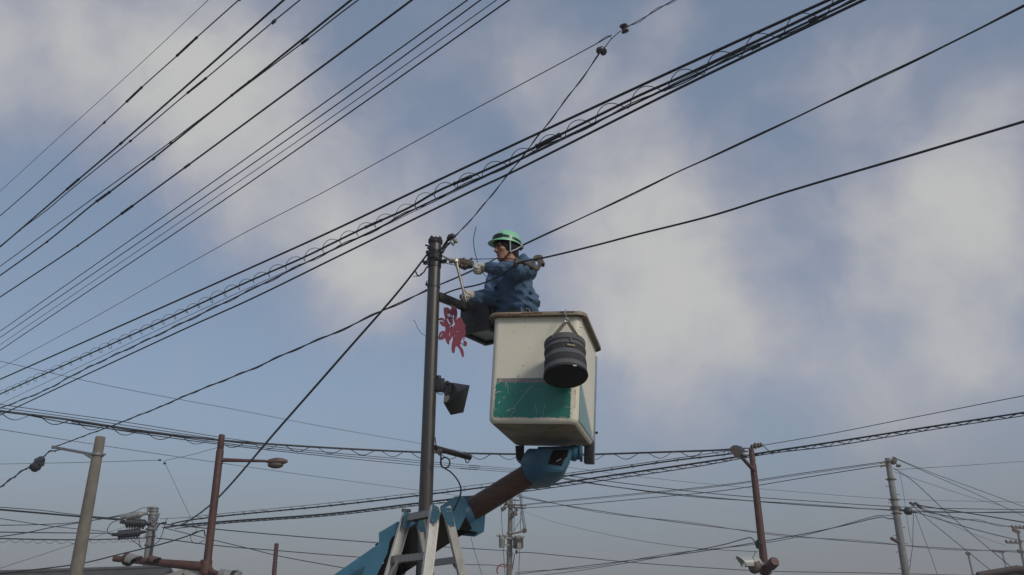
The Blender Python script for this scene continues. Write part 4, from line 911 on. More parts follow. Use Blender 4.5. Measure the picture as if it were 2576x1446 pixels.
for (i, j) in ((0, 0), (1, 0), (0, 1), (1, 1)):
    b = MB(); b.box(N0 + ex * (LW * i + (.014 if not i else -.014)) + ey * (LD * j + (.014 if not j else -.014)) + UP * LH / 2, (ex, ey, UP), (.016, .016, LH / 2), 0, .002); b.build('corner_post', 'dark_steel', ln)
b = MB()
for (o_, a_, bb, h_) in ((N0 + ex * LW / 2 + ey * .016, ex, ey, LW / 2 + .004), (N0 + ex * LW / 2 + ey * (LD - .016), ex, ey, LW / 2 + .004), (N0 + ex * .016 + ey * LD / 2, ey, ex, LD / 2 - .034), (N0 + ex * (LW - .016) + ey * LD / 2, ey, ex, LD / 2 - .034)):
    b.box(o_ + UP * .002, (a_, bb, UP), (h_, .02, .02), 0, .002)
b.build('bottom_frame', 'dark_steel', ln)
b = MB(); b.box(cL + UP * .018, (ex, ey, UP), (LW / 2 - .03, LD / 2 - .03, .003)); b.build('bottom_glass', 'lamp_glass', ln)
for o_, a_, bb, h_ in ((N0 + ex * .012 + ey * LD / 2, ey, ex, LD / 2 - .03), (N0 + ex * LW / 2 + ey * (LD - .012), ex, ey, LW / 2 - .03)):
    b = MB(); b.box(o_ + UP * (LH / 2 + .02), (a_, bb, UP), (h_, .003, LH / 2 - .03)); b.build('side_glass', 'lamp_glass', ln)

# flower-shaped plate beside the pole
def plate_from_outline(name, outlines, Y, thick, m_, conv, tilt=0.0, bevel=.0008, label=None, cat=None, parent=None):
    """cut sheet metal: outer outlines and holes given as picture points, standing upright at distance Y"""
    cu = bpy.data.curves.new(name, 'CURVE'); cu.dimensions = '2D'; cu.fill_mode = 'BOTH'; cu.extrude = thick / 2; cu.bevel_depth = bevel; cu.bevel_resolution = 1
    org = at(*conv(*outlines[0][0]), Y)
    for ol in outlines:
        im = spline([conv(*p) for p in ol] + [conv(*ol[0])], 1.5)[:-1]
        sp = cu.splines.new('POLY'); sp.points.add(len(im) - 1); sp.use_cyclic_u = True
        for i, (x, y) in enumerate(im):
            p = at(x, y, Y) - org; sp.points[i].co = (p.x, p.z, 0, 1)
    tmp = bpy.data.objects.new('tmp', cu); COL.objects.link(tmp)
    dg = bpy.context.evaluated_depsgraph_get(); me = bpy.data.meshes.new_from_object(tmp.evaluated_get(dg)); me.name = name
    bpy.data.objects.remove(tmp); bpy.data.curves.remove(cu)
    me.transform(Matrix.Rotation(math.pi / 2, 4, 'X')); me.materials.clear(); me.materials.append(MATS[m_])
    o = bpy.data.objects.new(name, me); COL.objects.link(o); o.location = org; o.rotation_euler = (0, 0, tilt)
    if parent is not None: o.parent = parent; o.location = org - world_loc(parent)
    return tag(o, label, cat)
outer = [(212, 500), (255, 488), (300, 510), (322, 545), (316, 470), (300, 400), (295, 330), (300, 275), (340, 272), (375, 270), (410, 290), (435, 320), (455, 280), (470, 250), (500, 240), (545, 262), (575, 320), (585, 400), (572, 530), (610, 490), (650, 482), (685, 510), (705, 570), (740, 620), (762, 665), (745, 710), (762, 780), (755, 850), (740, 905), (738, 945), (706, 968), (720, 930), (705, 900), (690, 940), (665, 985), (655, 1030), (690, 1035), (712, 1060), (738, 1070), (715, 1030), (716, 1000), (745, 982), (785, 1005), (792, 1050), (775, 1090), (750, 1100), (715, 1082), (690, 1060), (660, 1040), (645, 1075), (670, 1120), (705, 1170), (722, 1240), (722, 1320), (700, 1330), (670, 1270), (640, 1180), (600, 1120), (570, 1095), (545, 1110), (535, 1170), (520, 1235), (490, 1245), (465, 1190), (462, 1120), (475, 1020), (490, 950), (478, 880), (455, 930), (420, 985), (405, 1060), (380, 1050), (340, 980), (318, 915), (300, 940), (240, 955), (195, 960), (192, 920), (198, 830), (225, 795), (280, 770), (320, 785), (330, 730), (322, 675), (280, 672), (235, 635), (205, 590), (208, 570), (260, 570), (300, 585), (290, 560), (250, 540), (208, 535)]
holes = [[(370, 402), (386, 398), (400, 436), (418, 470), (408, 474), (380, 440)], [(403, 392), (420, 392), (430, 430), (446, 462), (436, 468), (412, 436)], [(490, 428), (506, 424), (510, 505), (498, 515), (494, 470)], [(462, 425), (474, 422), (472, 450), (480, 478), (470, 486), (460, 455)],
         [(363, 498), (378, 505), (405, 570), (442, 622), (425, 634), (385, 582), (366, 532)], [(465, 508), (492, 512), (512, 545), (522, 592), (540, 625), (515, 650), (500, 682), (478, 672), (450, 668), (432, 702), (420, 700), (438, 655), (470, 640), (494, 600), (490, 545)], [(425, 800), (438, 795), (428, 830), (420, 880), (410, 870), (412, 830)], [(515, 855), (525, 860), (540, 890), (530, 892)], [(565, 765), (580, 765), (612, 790), (605, 800)], [(205, 915), (225, 870), (265, 815), (275, 825), (250, 860), (220, 915)]]
fl = plate_from_outline('flower_sign', [outer] + holes, YP - .015, .006, 'maroon', vflower, 0.0, label='maroon cut-metal flower plate fixed beside the lamp pole', cat='ornament')
for (xx, yy) in ((212, 520), (205, 910), (470, 262)):
    b = MB(); p = at(*vflower(xx, yy), YP - .012); q = pole_pt(vflower(xx, yy)[1]) if xx < 300 else at(*vflower(470, 215), YP + .02)
    b.bar(p, q, .012, .012, up=(0, 1, 0)); b.ball(p + Vector((.006, -.004, 0)), .006, 8, 6); lug = b.build('mounting_lug', 'dark_steel'); lug.parent = fl; lug.location = lug.location - fl.location
# square floodlight clamped to the pole
fd = empty('floodlight', at(*vflood(200, 300), YP), 'square black floodlight on a bracket beside the lamp pole', 'floodlight')
b = MB(); p = at(*vflood(200, 240), YP); q = at(*vflood(205, 160), YP).z - at(*vflood(205, 325), YP).z
b.box(p, (AX_R, Vector((0, 1, 0)), UP), (.042, .04, q * .5), 0, .006); b.tube([at(*vflood(185, 150), YP), at(*vflood(185, 112), YP)], .02, 12); b.build('junction_box', 'flood_black', fd)
b = MB(); b.tube([at(*vflood(235, 270), YP), at(*vflood(275, 275), YP)], .022, 12); b.bar(at(*vflood(270, 300), YP - .03), at(*vflood(300, 210), YP - .03), .02, .02); b.ball(at(*vflood(300, 212), YP - .03), .022, 10, 8); b.build('swivel', 'flood_black', fd)
# housing: a square-backed pyramid seen from its side
FP = {}
for k, (xx, yy, Y_) in dict(tl=(385, 205, YP - .02), tr=(603, 240, YP + .12), ml=(350, 380, YP - .1), bl=(320, 465, YP - .16), bot=(345, 640, YP - .02), br=(518, 605, YP + .12), pk=(440, 340, YP - .17), l1=(248, 475, YP - .08), l2=(275, 215, YP + .02)).items(): FP[k] = at(*vflood(xx, yy), Y_)
b = MB(); v_ = [FP[k] for k in ('tl', 'tr', 'br', 'bot', 'bl', 'pk', 'l1', 'l2')]; back = Vector((.02, .16, .0))
idx = [(0, 1, 5), (1, 2, 5), (2, 3, 4), (2, 4, 5), (4, 0, 5), (0, 4, 6, 7), (4, 3, 6), (7, 6, 3, 2, 1), (7, 1, 0)]
b.add(v_, idx); b.build('housing', 'flood_black', fd)
b = MB(); b.bar(at(*vflood(318, 245), YP - .03), at(*vflood(300, 400), YP - .10), .05, .03, bevel=.006); b.bar(at(*vflood(350, 225), YP - .02), at(*vflood(328, 370), YP - .09), .02, .045, bevel=.004); b.build('yoke', 'flood_black', fd)
b = MB(); b.box(at(*vflood(290, 425), YP - .125), (AX_R, (FP['bl'] - FP['l1']).cross(AX_R).normalized() if False else AX_F, AX_U), (.022, .004, .026)); b.build('rating_label', 'grey_plastic', fd)
b = MB(); b.tube([at(*vflood(165, 340), YP - .03), at(*vflood(185, 358), YP - .04), at(*vflood(220, 360), YP - .05), at(*vflood(255, 345), YP - .05), at(*vflood(270, 310), YP - .05), at(*vflood(280, 200), YP - .05)], .0035, 6); b.build('power_lead', 'rubber', fd)
# short pipe arm lower down with its loop
pa = empty('pipe_arm', at(*vflood(140, 1080), YP), 'short brown pipe arm low on the lamp pole with a wire loop', 'bracket')
ZP = at(*vflood(135, 1080), YP).z
b = MB(); p0 = at_z(*vflood(130, 1080), ZP); p1 = at_z(*vflood(605, 1212), ZP); b.tube([p0, p1 + (p0 - p1).normalized() * .006, p1], [.024, .024, .021], 16); b.build('pipe', 'dark_steel', pa)
b = MB(); c = at_z(*vflood(570, 1230), ZP - .03)
b.tube([c + AX_R * x_ + AX_U * y_ for x_, y_ in ((-.017, .03), (-.018, -.005), (-.01, -.03), (.003, -.034), (.014, -.02), (.016, .03))], .0045, 6); b.build('wire_loop', 'dark_steel', pa)
b = MB()
for (xx, yy) in ((180, 1130), (190, 1150), (205, 1125)): b.ball(at(*vflood(xx, yy), YP), (.014, .014, .02), 8, 6, lump=.6, seed=yy)
b.build('hanging_clip', 'cast_iron', pa)
pts = [vflood(205, 1130), vflood(212, 1180), vflood(220, 1230)]; c = vflood(272, 1280)
k = 60 / 807 * 240 / 1.59068
ring = [(c[0] + math.cos(w_) * k * 1.12, c[1] - math.sin(w_) * k * 1.25) for w_ in [math.pi * (.75 - i / 9) for i in range(0, 20)]]
wire('coiled_hose', 'thick dark cable looped once below the pipe arm and trailing to the boom', [vflood(200, 1120), vflood(215, 1190), vflood(212, 1260), vflood(225, 1330)] + [(c[0] + math.cos(w_) * k * 1.05, c[1] - math.sin(w_) * k * 1.2) for w_ in [math.radians(a_) for a_ in (-110, -60, -10, 40, 90, 140, 180, 220, 255)]] + [vflood(300, 1375), vflood(350, 1410), z3(1130, 460), z3(1165, 530), z3(1165, 590), z3(1140, 660), z3(1100, 735)], 4.2, (7.15, 7.4), 'rubber_soft')
wire('pole_wire', 'thin black wire running down the right side of the lamp pole', [vflood(135, 940), vflood(142, 1000), vflood(152, 1055)], 2.6, (7.3, 7.25), 'rubber')

# ------------------------------------------------------------------ fittings at the pole top
gi = empty('guy_insulator', at(*vtop(760, 200), YP - .1), 'grey strain insulator with taped links at the top of the lamp pole', 'insulator')
b = MB(); d = at(*vtop(850, 200), YP - .1) - at(*vtop(760, 240), YP - .1); c = at(*vtop(800, 225), YP - .1)
aI = (AX_R * .8 + AX_U * .55).normalized(); b.lathe(c - aI * .03, aI, [(.012, -.004), (.026, 0), (.03, .012), (.02, .024), (.02, .034), (.03, .046), (.026, .058), (.012, .062)], 18); b.build('porcelain_knob', 'porcelain', gi)
b = MB(); b.tube([at(*vtop(x, y), YP - .1 - .01) for x, y in ((690, 180), (720, 140), (770, 125), (800, 135), (805, 160))], [.02, .028, .03, .026, .012], 10); b.build('taped_head', 'tape', gi)
b = MB(); b.tube([at(*vtop(x, y), YP - .06) for x, y in ((700, 170), (650, 240), (600, 310), (555, 370))], [.014, .012, .011, .012], 8); b.build('link', 'tape', gi)
b = MB(); b.tube([at(*vtop(x, y), YP - .08) for x, y in ((735, 235), (660, 290), (610, 370), (575, 440))], [.006, .013, .011, .012], 8)
b.tube([at(*vtop(x, y), YP - .09) for x, y in ((745, 240), (690, 290), (640, 345))], .004, 6); b.build('link', 'tape', gi)
b = MB(); b.tube([at(*vtop(x, y), YP - .12) for x, y in ((820, 165), (840, 170), (850, 190), (840, 215), (815, 230))], .004, 6); b.tube([at(*vtop(x, y), YP - .1) for x, y in ((808, 105), (790, 130), (760, 150))], .004, 6); b.build('wire_bail', 'dark_steel', gi)
# strained dead-end block being tightened
db = empty('dead_end_clamp', at(*vtop(980, 650), YP - .12), 'taped dead-end clamp block the worker is tightening with his wrench', 'clamp')
b = MB(); b.lathe(at(*vtop(890, 610), YP - .12), at(*vtop(1080, 655), YP - .12) - at(*vtop(890, 610), YP - .12), [(.035, 0), (.042, .01), (.038, .03), (.046, .05), (.040, .07), (.05, .09), (.044, .115), (.035, .13)], 14, squash=.85)
for i, (xx, yy) in enumerate(((930, 600), (990, 590), (1010, 720), (940, 690), (1060, 620), (1040, 700))): b.ball(at(*vtop(xx, yy), YP - .14), (.022, .02, .024), 8, 6, lump=.6, seed=i)
b.build('taped_block', 'cast_iron', db)
b = MB(); b.tube([at(*vtop(x, y), YP - .12) for x, y in ((1070, 585), (1110, 575), (1150, 540))], [.009, .009, .007], 8); b.build('tape_tail', 'tape', db)
b = MB(); b.tube([at(*vtop(x, y), YP - .1) for x, y in ((590, 500), (650, 540), (720, 575))], [.006, .009, .011], 8); b.build('turnbuckle', 'wrench_steel', db)
for dx in (-8, 8):
    b = MB(); b.tube([at(*vtop(x + dx, y), YP - .165) for x, y in ((880, 545), (895, 600), (895, 650), (880, 690))], .004, 6); b.build('steel_loop', 'galv', db)
b = MB(); p = at(*vtop(760, 590), YP - .13)
b.lathe(p - AX_R * .025, AX_R + AX_U * -.2, [(.014, 0), (.024, .006), (.024, .03), (.016, .036)], 8, smooth=False); b.build('nut', 'wrench_steel', db)
# iron wire grip in front of the shoulder
ig = empty('wire_grip', at(*z1(1745, 745), 6.92), 'brown cast-iron wire grip clamped on the thick cable by the shoulder', 'wire grip')
YG = 6.93
jaw = [(1700, 610), (1725, 570), (1770, 555), (1815, 558), (1836, 580), (1838, 620), (1850, 650), (1838, 672), (1812, 690), (1790, 725), (1768, 746), (1745, 744), (1715, 722), (1690, 705), (1665, 712), (1662, 695), (1680, 665)]
jh = [(1738, 622), (1755, 614), (1772, 632), (1776, 658), (1764, 684), (1748, 704), (1728, 692), (1715, 672), (1724, 642)]
plate_from_outline('grip_jaw', [jaw, jh], YG, .03, 'cast_iron', z1, 0, .0015, parent=ig)
arm_ = [(1455, 640), (1475, 600), (1505, 585), (1530, 600), (1545, 625), (1580, 615), (1605, 628), (1640, 638), (1690, 660), (1700, 690), (1660, 690), (1620, 668), (1570, 655), (1535, 655), (1520, 680), (1480, 695), (1458, 680)]
plate_from_outline('grip_link', [arm_], YG - .012, .022, 'cast_iron', z1, 0, .0015, parent=ig)
b = MB()
for (xx, yy, rr) in ((1845, 650, .012), (1500, 640, .02), (1690, 690, .014), (1600, 640, .012)):
    p = at(*z1(xx, yy), YG - .03); b.lathe(p, Vector((0, 1, 0)), [(rr * .7, -.008), (rr, 0), (rr, .06), (rr * .7, .066)], 12)
b.build('pivot_pins', 'cast_iron', ig)
wire('tension_wire', 'thin taut wire from the dead-end clamp past the chin to the wire grip', [z1(925, 600), z1(1080, 598), z1(1215, 594), z1(1380, 590), z1(1490, 600)], 2.2, (7.75, 7.5), 'rubber')
wire('tension_wire', 'thin taut wire crossing the raised glove to the wire grip', [vtop(640, 640), vtop(800, 675), vtop(1000, 705), vtop(1180, 715), z1(1100, 697), z1(1300, 706), z1(1450, 712)], 1.9, (7.85, 7.5), 'rubber')
wire('tension_wire', 'short looped wire tail between the dead-end clamp and raised glove', [vtop(1070, 685), vtop(1120, 692), vtop(1150, 708), vtop(1190, 718)], 3.0, (7.75, 7.65), 'rubber')
wire('loose_wire', 'thin loose wire standing up from the raised glove', [z1(980, 182), z1(958, 270), z1(945, 360), z1(955, 470), z1(980, 580), z1(1000, 650)], 1.9, (7.7, 7.68), 'rubber')
wire('loose_wire', 'thin loose wire end hanging below the raised glove', [z1(1060, 765), z1(1085, 800), z1(1125, 838)], 1.7, (7.65, 7.65), 'rubber')
wire('loose_wire', 'kinked wire tail curling left of the lamp pole', [vtop(300, 700), vtop(265, 730), vtop(220, 810), vtop(170, 850), vtop(130, 885), vtop(95, 870), vtop(65, 815), vtop(60, 800)], 3.6, (7.85, 7.95), 'tape', lumps=[(vtop(170, 850), 1.2)])
wire('loose_wire', 'frayed wire end sticking left from the kinked tail', [vtop(130, 885), vtop(100, 895), vtop(55, 888), vtop(15, 905)], 1.8, (7.95, 7.95), 'tape')
wire('loose_wire', 'thin squiggly wire end sticking out left of the pole', [z2(115, 178), z2(135, 195), z2(150, 235), z2(165, 262), z2(185, 290), z2(232, 325)], 1.2, (7.5, 7.4), 'rubber')
for (xx, yy, aI, lb) in ((2133, 215, AX_R * -.35 + AX_U * .93, 'dark spool insulator, upper of the two high in the stay wire'), (1962, 385, AX_R * -.6 + AX_U * .4 + AX_F * .6, 'dark spool insulator with pale end, lower of the two high in the stay wire')):
    e = empty('strain_insulator', at_z(*t2(xx, yy), 6.45), lb, 'insulator', 'two strain insulators in the stay wire'); p = at_z(*t2(xx, yy), 6.45); aI = aI.normalized(); k = depth_of(p) / FOC
    b = MB(); b.lathe(p - aI * 11 * k, aI, [(4 * k, -1 * k), (8.5 * k, 0), (10 * k, 4 * k), (7 * k, 8 * k), (7 * k, 14 * k), (10 * k, 18 * k), (8.5 * k, 22 * k), (4 * k, 23 * k)], 18); b.build('spool', 'porcelain_dark', e)
    b = MB(); b.tube([p + (AX_R * math.cos(w_) + AX_U * math.sin(w_)) * 9 * k - AX_F * 9 * k for w_ in [i * .5 for i in range(7)]], 1.1 * k, 6); b.build('wire_bail', 'strand', e)
    b = MB(); b.lathe(p - aI * 11.4 * k, aI, [(6 * k, 0), (6.4 * k, .6 * k), (6 * k, 1.2 * k)], 14); b.build('end_cap', 'porcelain', e)

# ------------------------------------------------------------------ aerial lift: bucket, boom head, tube and boom
lift_foot = at(*z3(250, 1420), 7.0)
lift = empty('aerial_lift', Vector((lift_foot.x, lift_foot.y, 0)), 'white and green lift bucket on a blue hydraulic boom', 'aerial lift')
BW, BD, BH = .74, 1.0145, .935
rv = Vector((0.01678788, 0.05619827, -0.21555103)); BM = Matrix.Translation((.26900, 7.55139, 3.20300)) @ Matrix.Rotation(rv.length, 4, rv.normalized())
def bl(x, y, z): return BM @ Vector((x, y, z))
def rrect(hx, hy, r, n=8):
    r = min(r, hx * .99, hy * .99); out = []
    for (cx_, cy_, a0) in ((hx - r, hy - r, 0), (-hx + r, hy - r, 90), (-hx + r, -hy + r, 180), (hx - r, -hy + r, 270)):
        for i in range(n + 1):
            a_ = R_(a0 + 90 * i / n); out.append((cx_ + r * math.cos(a_), cy_ + r * math.sin(a_)))
    return out
def loft(rings, mb, cap0=True, cap1=True, smooth=True):
    n = len(rings[0][0]); vs = []; fs = []
    for (loop, z) in rings: vs += [bl(x, y, z) for x, y in loop]
    for i in range(len(rings) - 1):
        for k in range(n): k2 = (k + 1) % n; fs.append((i * n + k, i * n + k2, (i + 1) * n + k2, (i + 1) * n + k))
    if cap0: fs.append(tuple(range(n - 1, -1, -1)))
    if cap1: fs.append(tuple((len(rings) - 1) * n + k for k in range(n)))
    return mb.add(vs, fs, smooth)
hx, hy = BW / 2, BD / 2
rings = []
for i in range(7):       # rounded bottom edge
    a_ = math.pi / 2 * i / 6; ins = .055 * (1 - math.sin(a_)); rings.append((rrect(hx - ins, hy - ins, .058 - ins * .25), .055 * (1 - math.cos(a_))))
for z in (.2, .4, .6, .8, BH - .02): rings.append((rrect(hx * (1 + .0103 * z / BH), hy * (1 + .0103 * z / BH), .058), z))
for z in (BH - .02, .8, .4, .08): rings.append((rrect(hx - .012, hy - .012, .048), z))
b = MB(); loft(rings, b); bucket = b.build('bucket', ['cream', 'cream_dark'], lift)
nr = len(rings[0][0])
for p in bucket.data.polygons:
    if all((BM.inverted() @ v_.co).z < .016 for v_ in [bucket.data.vertices[i] for i in p.vertices]): p.material_index = 1  # underside faces take the darker cream
# rolled rim: flange with a drooping lip
b = MB(); n = nr; prof = [(-.014, -.03), (-.014, .010), (.02, .011), (.038, .008), (.046, .0), (.048, -.026), (.042, -.029), (.039, -.008), (.02, -.008), (.002, -.03)]
vs = []; fs = []
for (o_, z_) in prof:
    rr_ = rrect(hx + .004 + o_, hy + .004 + o_, max(.03, .061 + o_ * .8), 8)
    for j, (x, y) in enumerate(rr_): vs.append(bl(x, y, BH + z_ + .003 * noise.noise(Vector((x * 9, y * 9, o_ * 20)))))
for i in range(len(prof)):
    i2 = (i + 1) % len(prof)
    for k in range(n): k2 = (k + 1) % n; fs.append((i * n + k, i * n + k2, i2 * n + k2, i2 * n + k))
b.add(vs, fs, True); rim = b.build('rim', 'cream_dark', bucket)
# painted panels, each a thin film on the shell
def film(poly, face, off, name, m_, parent=bucket, thick=.0015, kind=None, lab=None):
    b = MB()
    for pl in poly:
        if face == 'front': P = [bl(x * BW - hx, -hy * (1 + .0103 * z) - off, z * BH) for x, z in pl]; d = BM.to_3x3() @ Vector((0, -thick, 0))
        else: P = [bl(hx * (1 + .0103 * z) + off, y * BD - hy, z * BH) for y, z in pl]; d = BM.to_3x3() @ Vector((thick, 0, 0))
        b.prism(P, d)
    return b.build(name, m_, parent, label=lab, kind=kind)
rnd = random.Random(11)
def rough_edge(a, c, n, amp):
    return [(a[0] + (c[0] - a[0]) * i / n + (rnd.random() - .5) * amp, a[1] + (c[1] - a[1]) * i / n + (rnd.random() - .5) * amp) for i in range(n)]
x0, x1 = .075, .918
green = rough_edge((x0, .365), (x0 - .012, .06), 40, .014) + rough_edge((x0 - .01, .055), (x1, .055), 60, .012) + rough_edge((x1, .06), (x1, .365), 40, .010) + [(x1, .365)]
film([green], 'front', .001, 'green_panel', 'decal_green')
grey = rough_edge((x0 + .004, .409), (x0, .366), 8, .012) + [(x1, .366)] + rough_edge((x1, .37), (x1, .409), 6, .008) + [(x1, .409)]
film([grey], 'front', .001, 'grey_stripe', 'decal_grey')
def fz(x, y):      # front-face picture point -> panel fractions
    p = bl(0, -hy, .3); nrm = BM.to_3x3() @ Vector((0, -1, 0)); d = ray(x, y); t = (p - CAM).dot(nrm) / d.dot(nrm); q = BM.inverted() @ (CAM + d * t)
    return ((q.x + hx) / BW, q.z / BH)
vsc = view(1950, 1480, 2450, 2126)
strokes = [((760, 275), (730, 290), 10), ((740, 285), (430, 660), 5), ((465, 690), (360, 825), 5), ((330, 695), (390, 675), 12), ((400, 660), (480, 655), 6), ((110, 415), (180, 370), 9), ((180, 370), (230, 375), 10), ((320, 205), (350, 300), 5), ((350, 300), (355, 405), 4), ((315, 215), (312, 300), 4),
           ((185, 575), (215, 530), 13), ((260, 468), (305, 470), 9), ((815, 570), (838, 740), 5), ((975, 600), (925, 850), 4), ((975, 600), (985, 620), 9), ((860, 355), (885, 330), 7), ((780, 200), (860, 190), 5), ((170, 245), (250, 160), 8), ((190, 220), (215, 165), 5), ((460, 230), (540, 100), 3), ((1305, 625), (1450, 645), 4), ((1415, 525), (1520, 540), 3), ((1200, 500), (1285, 565), 2), ((1395, 370), (1410, 400), 14), ((1250, 795), (1300, 800), 6), ((1300, 800), (1390, 830), 4), ((1160, 840), (1240, 820), 4), ((1010, 825), (1040, 790), 8), ((640, 370), (690, 320), 3), ((600, 795), (600, 820), 9), ((480, 785), (480, 825), 4), ((120, 560), (100, 500), 8), ((90, 590), (130, 655), 6), ((80, 760), (120, 800), 8), ((165, 790), (185, 810), 10), ((530, 270), (535, 295), 5), ((485, 380), (500, 385), 7), ((555, 360), (560, 375), 5), ((135, 660), (155, 685), 9), ((910, 395), (925, 400), 7), ((1330, 510), (1328, 535), 4), ((1410, 725), (1440, 745), 4), ((65, 800), (140, 750), 5), ((200, 705), (205, 715), 8), ((660, 215), (690, 210), 7), ((480, 200), (500, 215), 7), ((555, 213), (565, 215), 5)]
pol = []
for (a_, c_, w_) in strokes:
    p, q = fz(*vsc(*a_)), fz(*vsc(*c_)); dx, dz = (q[0] - p[0]) * BW, (q[1] - p[1]) * BH; l_ = max(math.hypot(dx, dz), 1e-4); k = w_ * .5 * .1479 / 300
    nx, nz = -dz / l_ * k, dx / l_ * k; m_ = 5; L1 = []; L2 = []
    for i in range(m_ + 1):
        t = i / m_; j = .6 + .8 * rnd.random(); X, Z = p[0] + (q[0] - p[0]) * t, p[1] + (q[1] - p[1]) * t
        L1.append((X + nx * j / BW, Z + nz * j / BH)); L2.append((X - nx * j / BW, Z - nz * j / BH))
    if min(p[0], q[0]) > .045 and max(p[0], q[0]) < .95: pol.append(L1 + L2[::-1])
film(pol, 'front', .0028, 'paint_scratches', 'scratch', kind='stuff', thick=.0006)
arc = [(.06 + .90 * (1 - math.cos(t * math.pi / 2)) ** .9, .40 * (1 - (t) ** 1.5) + .045) for t in [i / 14 for i in range(15)]]
film([[(.06, .045)] + [(y, z) for y, z in arc if z >= .045]], 'right', .001, 'lilac_arc', 'decal_lilac')
film([[(.06, .050)] + [(.06 + (y - .06) * .80, .05 + (z - .045) * .86) for y, z in arc]], 'right', .0032, 'teal_arc', 'decal_teal')
film([[(.12 + .012 * i, .1 + .02 * j), (.14 + .012 * i, .1 + .02 * j), (.145 + .012 * i, .14 + .02 * j), (.125 + .012 * i, .135 + .02 * j)] for i, j in ((0, 1), (3, 0), (5, 1), (2, 3), (6, 2), (8, 0))], 'right', .0052, 'worn_lettering', 'decal_lilac', kind='stuff', thick=.0006)
# stains and scuffs with shapes of their own
def stain(lines, face, name, m_, amp=1.0):
    pol = []
    for (a_, c_, w_) in lines:
        p, q = fz(*z2(*a_)), fz(*z2(*c_)); dx, dz = (q[0] - p[0]) * BW, (q[1] - p[1]) * BH; l_ = max(math.hypot(dx, dz), 1e-4); k = w_ * .5 * .2826 / 300
        nx, nz = -dz / l_ * k, dx / l_ * k; L1 = []; L2 = []; m2 = max(4, int(l_ / .012))
        for i in range(m2 + 1):
            t = i / m2; j = .35 + 1.1 * rnd.random(); X, Z = p[0] + (q[0] - p[0]) * t, p[1] + (q[1] - p[1]) * t + (rnd.random() - .5) * .006 * amp
            L1.append((X + nx * j / BW, Z + nz * j / BH)); L2.append((X - nx * (.4 + rnd.random()) / BW, Z - nz * (.4 + rnd.random()) / BH))
        pol.append(L1 + L2[::-1])
    film(pol, face, .0022, name, m_, kind='stuff', thick=.0005)
stain([((1140, 133), (1205, 143), 4), ((1415, 262), (1442, 264), 5), ((1598, 243), (1632, 252), 4), ((1618, 132), (1628, 165), 7), ((1638, 132), (1645, 165), 5), ((1040, 690), (1062, 672), 4), ((1660, 640), (1640, 650), 3), ((1560, 800), (1556, 960), 4), ((1575, 700), (1570, 780), 3)], 'front', 'scuff_marks', 'rust_stain')
b = MB()
for (xa, xb, za, zb) in ((-.36, -.10, -.012, -.024), (-.12, .06, -.004, -.018), (.20, .33, .0, -.008), (-.02, .02, -.001, -.006)):
    n_ = 14; up_ = [(xa + (xb - xa) * i / n_, za + .005 * noise.noise(Vector((i * .9, xa * 9, 1)))) for i in range(n_ + 1)]; dn_ = [(xa + (xb - xa) * i / n_, zb + .007 * noise.noise(Vector((i * .7, xa * 9, 5)))) for i in range(n_ + 1)]
    dn_[0] = dn_[-1] = None; lo_ = [q for q in dn_ if q]; b.prism([bl(x, -hy - .0530, BH + z) for x, z in up_ + lo_[::-1]], BM.to_3x3() @ Vector((0, -.0006, 0)))
b.build('rim_stains', 'rust_stain', bucket, kind='stuff')
# corner guard, bumper blocks, posts under the floor
b = MB(); p0, p1 = bl(hx + .004, hy - .03, -.14), bl(hx + .008, hy - .03, BH - .09); b.bar(p0, p1, .04, .014, up=BM.to_3x3() @ Vector((1, 0, 0)), bevel=.004)
b.build('mounting_post', 'pale_blue', lift)
b = MB(); b.ball(bl(hx + .026, hy - .03, .13), .013, 10, 8); b.build('post_bolt', 'black_plastic', lift)
b = MB(); b.box(bl(hx - .035, hy - .03, -.05), [BM.to_3x3() @ Vector(v) for v in ((1, 0, 0), (0, 1, 0), (0, 0, 1))], (.045, .05, .10), 0, .012); b.build('bumper_block', 'black_plastic', lift)
b = MB(); P = [at(*vhd(x, y), 8.05) for x, y in ((232, 235), (428, 235), (428, 560), (460, 570), (345, 595), (290, 545), (245, 480))]; b.prism(P, (0, .12, 0)); b.build('bumper_block', 'black_plastic', lift)
# boom head: faceted blue casting below the floor
YH = 7.72
near_ = [(900, 310), (1480, 310), (1475, 480), (1310, 815), (760, 775)]; edge_ = [(345, 590), (430, 410), (510, 300), (450, 930), (620, 1062), (1000, 1035), (1140, 950), (1330, 825), (1490, 480), (1490, 300)]
hb = bmesh.new()
for (x, y) in near_: hb.verts.new(at(*vhd(x, y), YH - .13))
for (x, y) in edge_:
    q = at(*vhd(x, y), YH); hb.verts.new(q); hb.verts.new(q + Vector((0, .34, 0)))
bmesh.ops.convex_hull(hb, input=hb.verts[:]); bmesh.ops.bevel(hb, geom=[e_ for e_ in hb.edges if len(e_.link_faces) == 2 and e_.calc_face_angle(0) > .3], offset=.008, segments=2, affect='EDGES')
hb.verts.index_update(); b = MB(); b.add([v_.co.copy() for v_ in hb.verts], [tuple(v_.index for v_ in f_.verts) for f_ in hb.faces]); hb.free()
hd = b.build('boom_head', 'blue_paint', lift)
b = MB(); P = [at(*vhd(x, y), YH - .133) for x, y in ((1070, 330), (1420, 330), (1380, 480), (1310, 560), (1270, 680), (960, 640), (1000, 520))]; b.prism(P, (0, -.006, 0)); b.build('opening_shade', 'boom_shade', hd)  # near-black slab standing in for the shade inside an opening
b = MB(); p = at(*vhd(1500, 400), YH); b.lathe(p, Vector((1, -.1, 0)), [(.06, -.3), (.06, -.02), (.072, 0), (.072, .03), (.06, .035), (.06, .06), (.078, .065), (.078, .085), (.05, .09)], 24); b.build('pivot_shaft', 'blue_paint', hd)
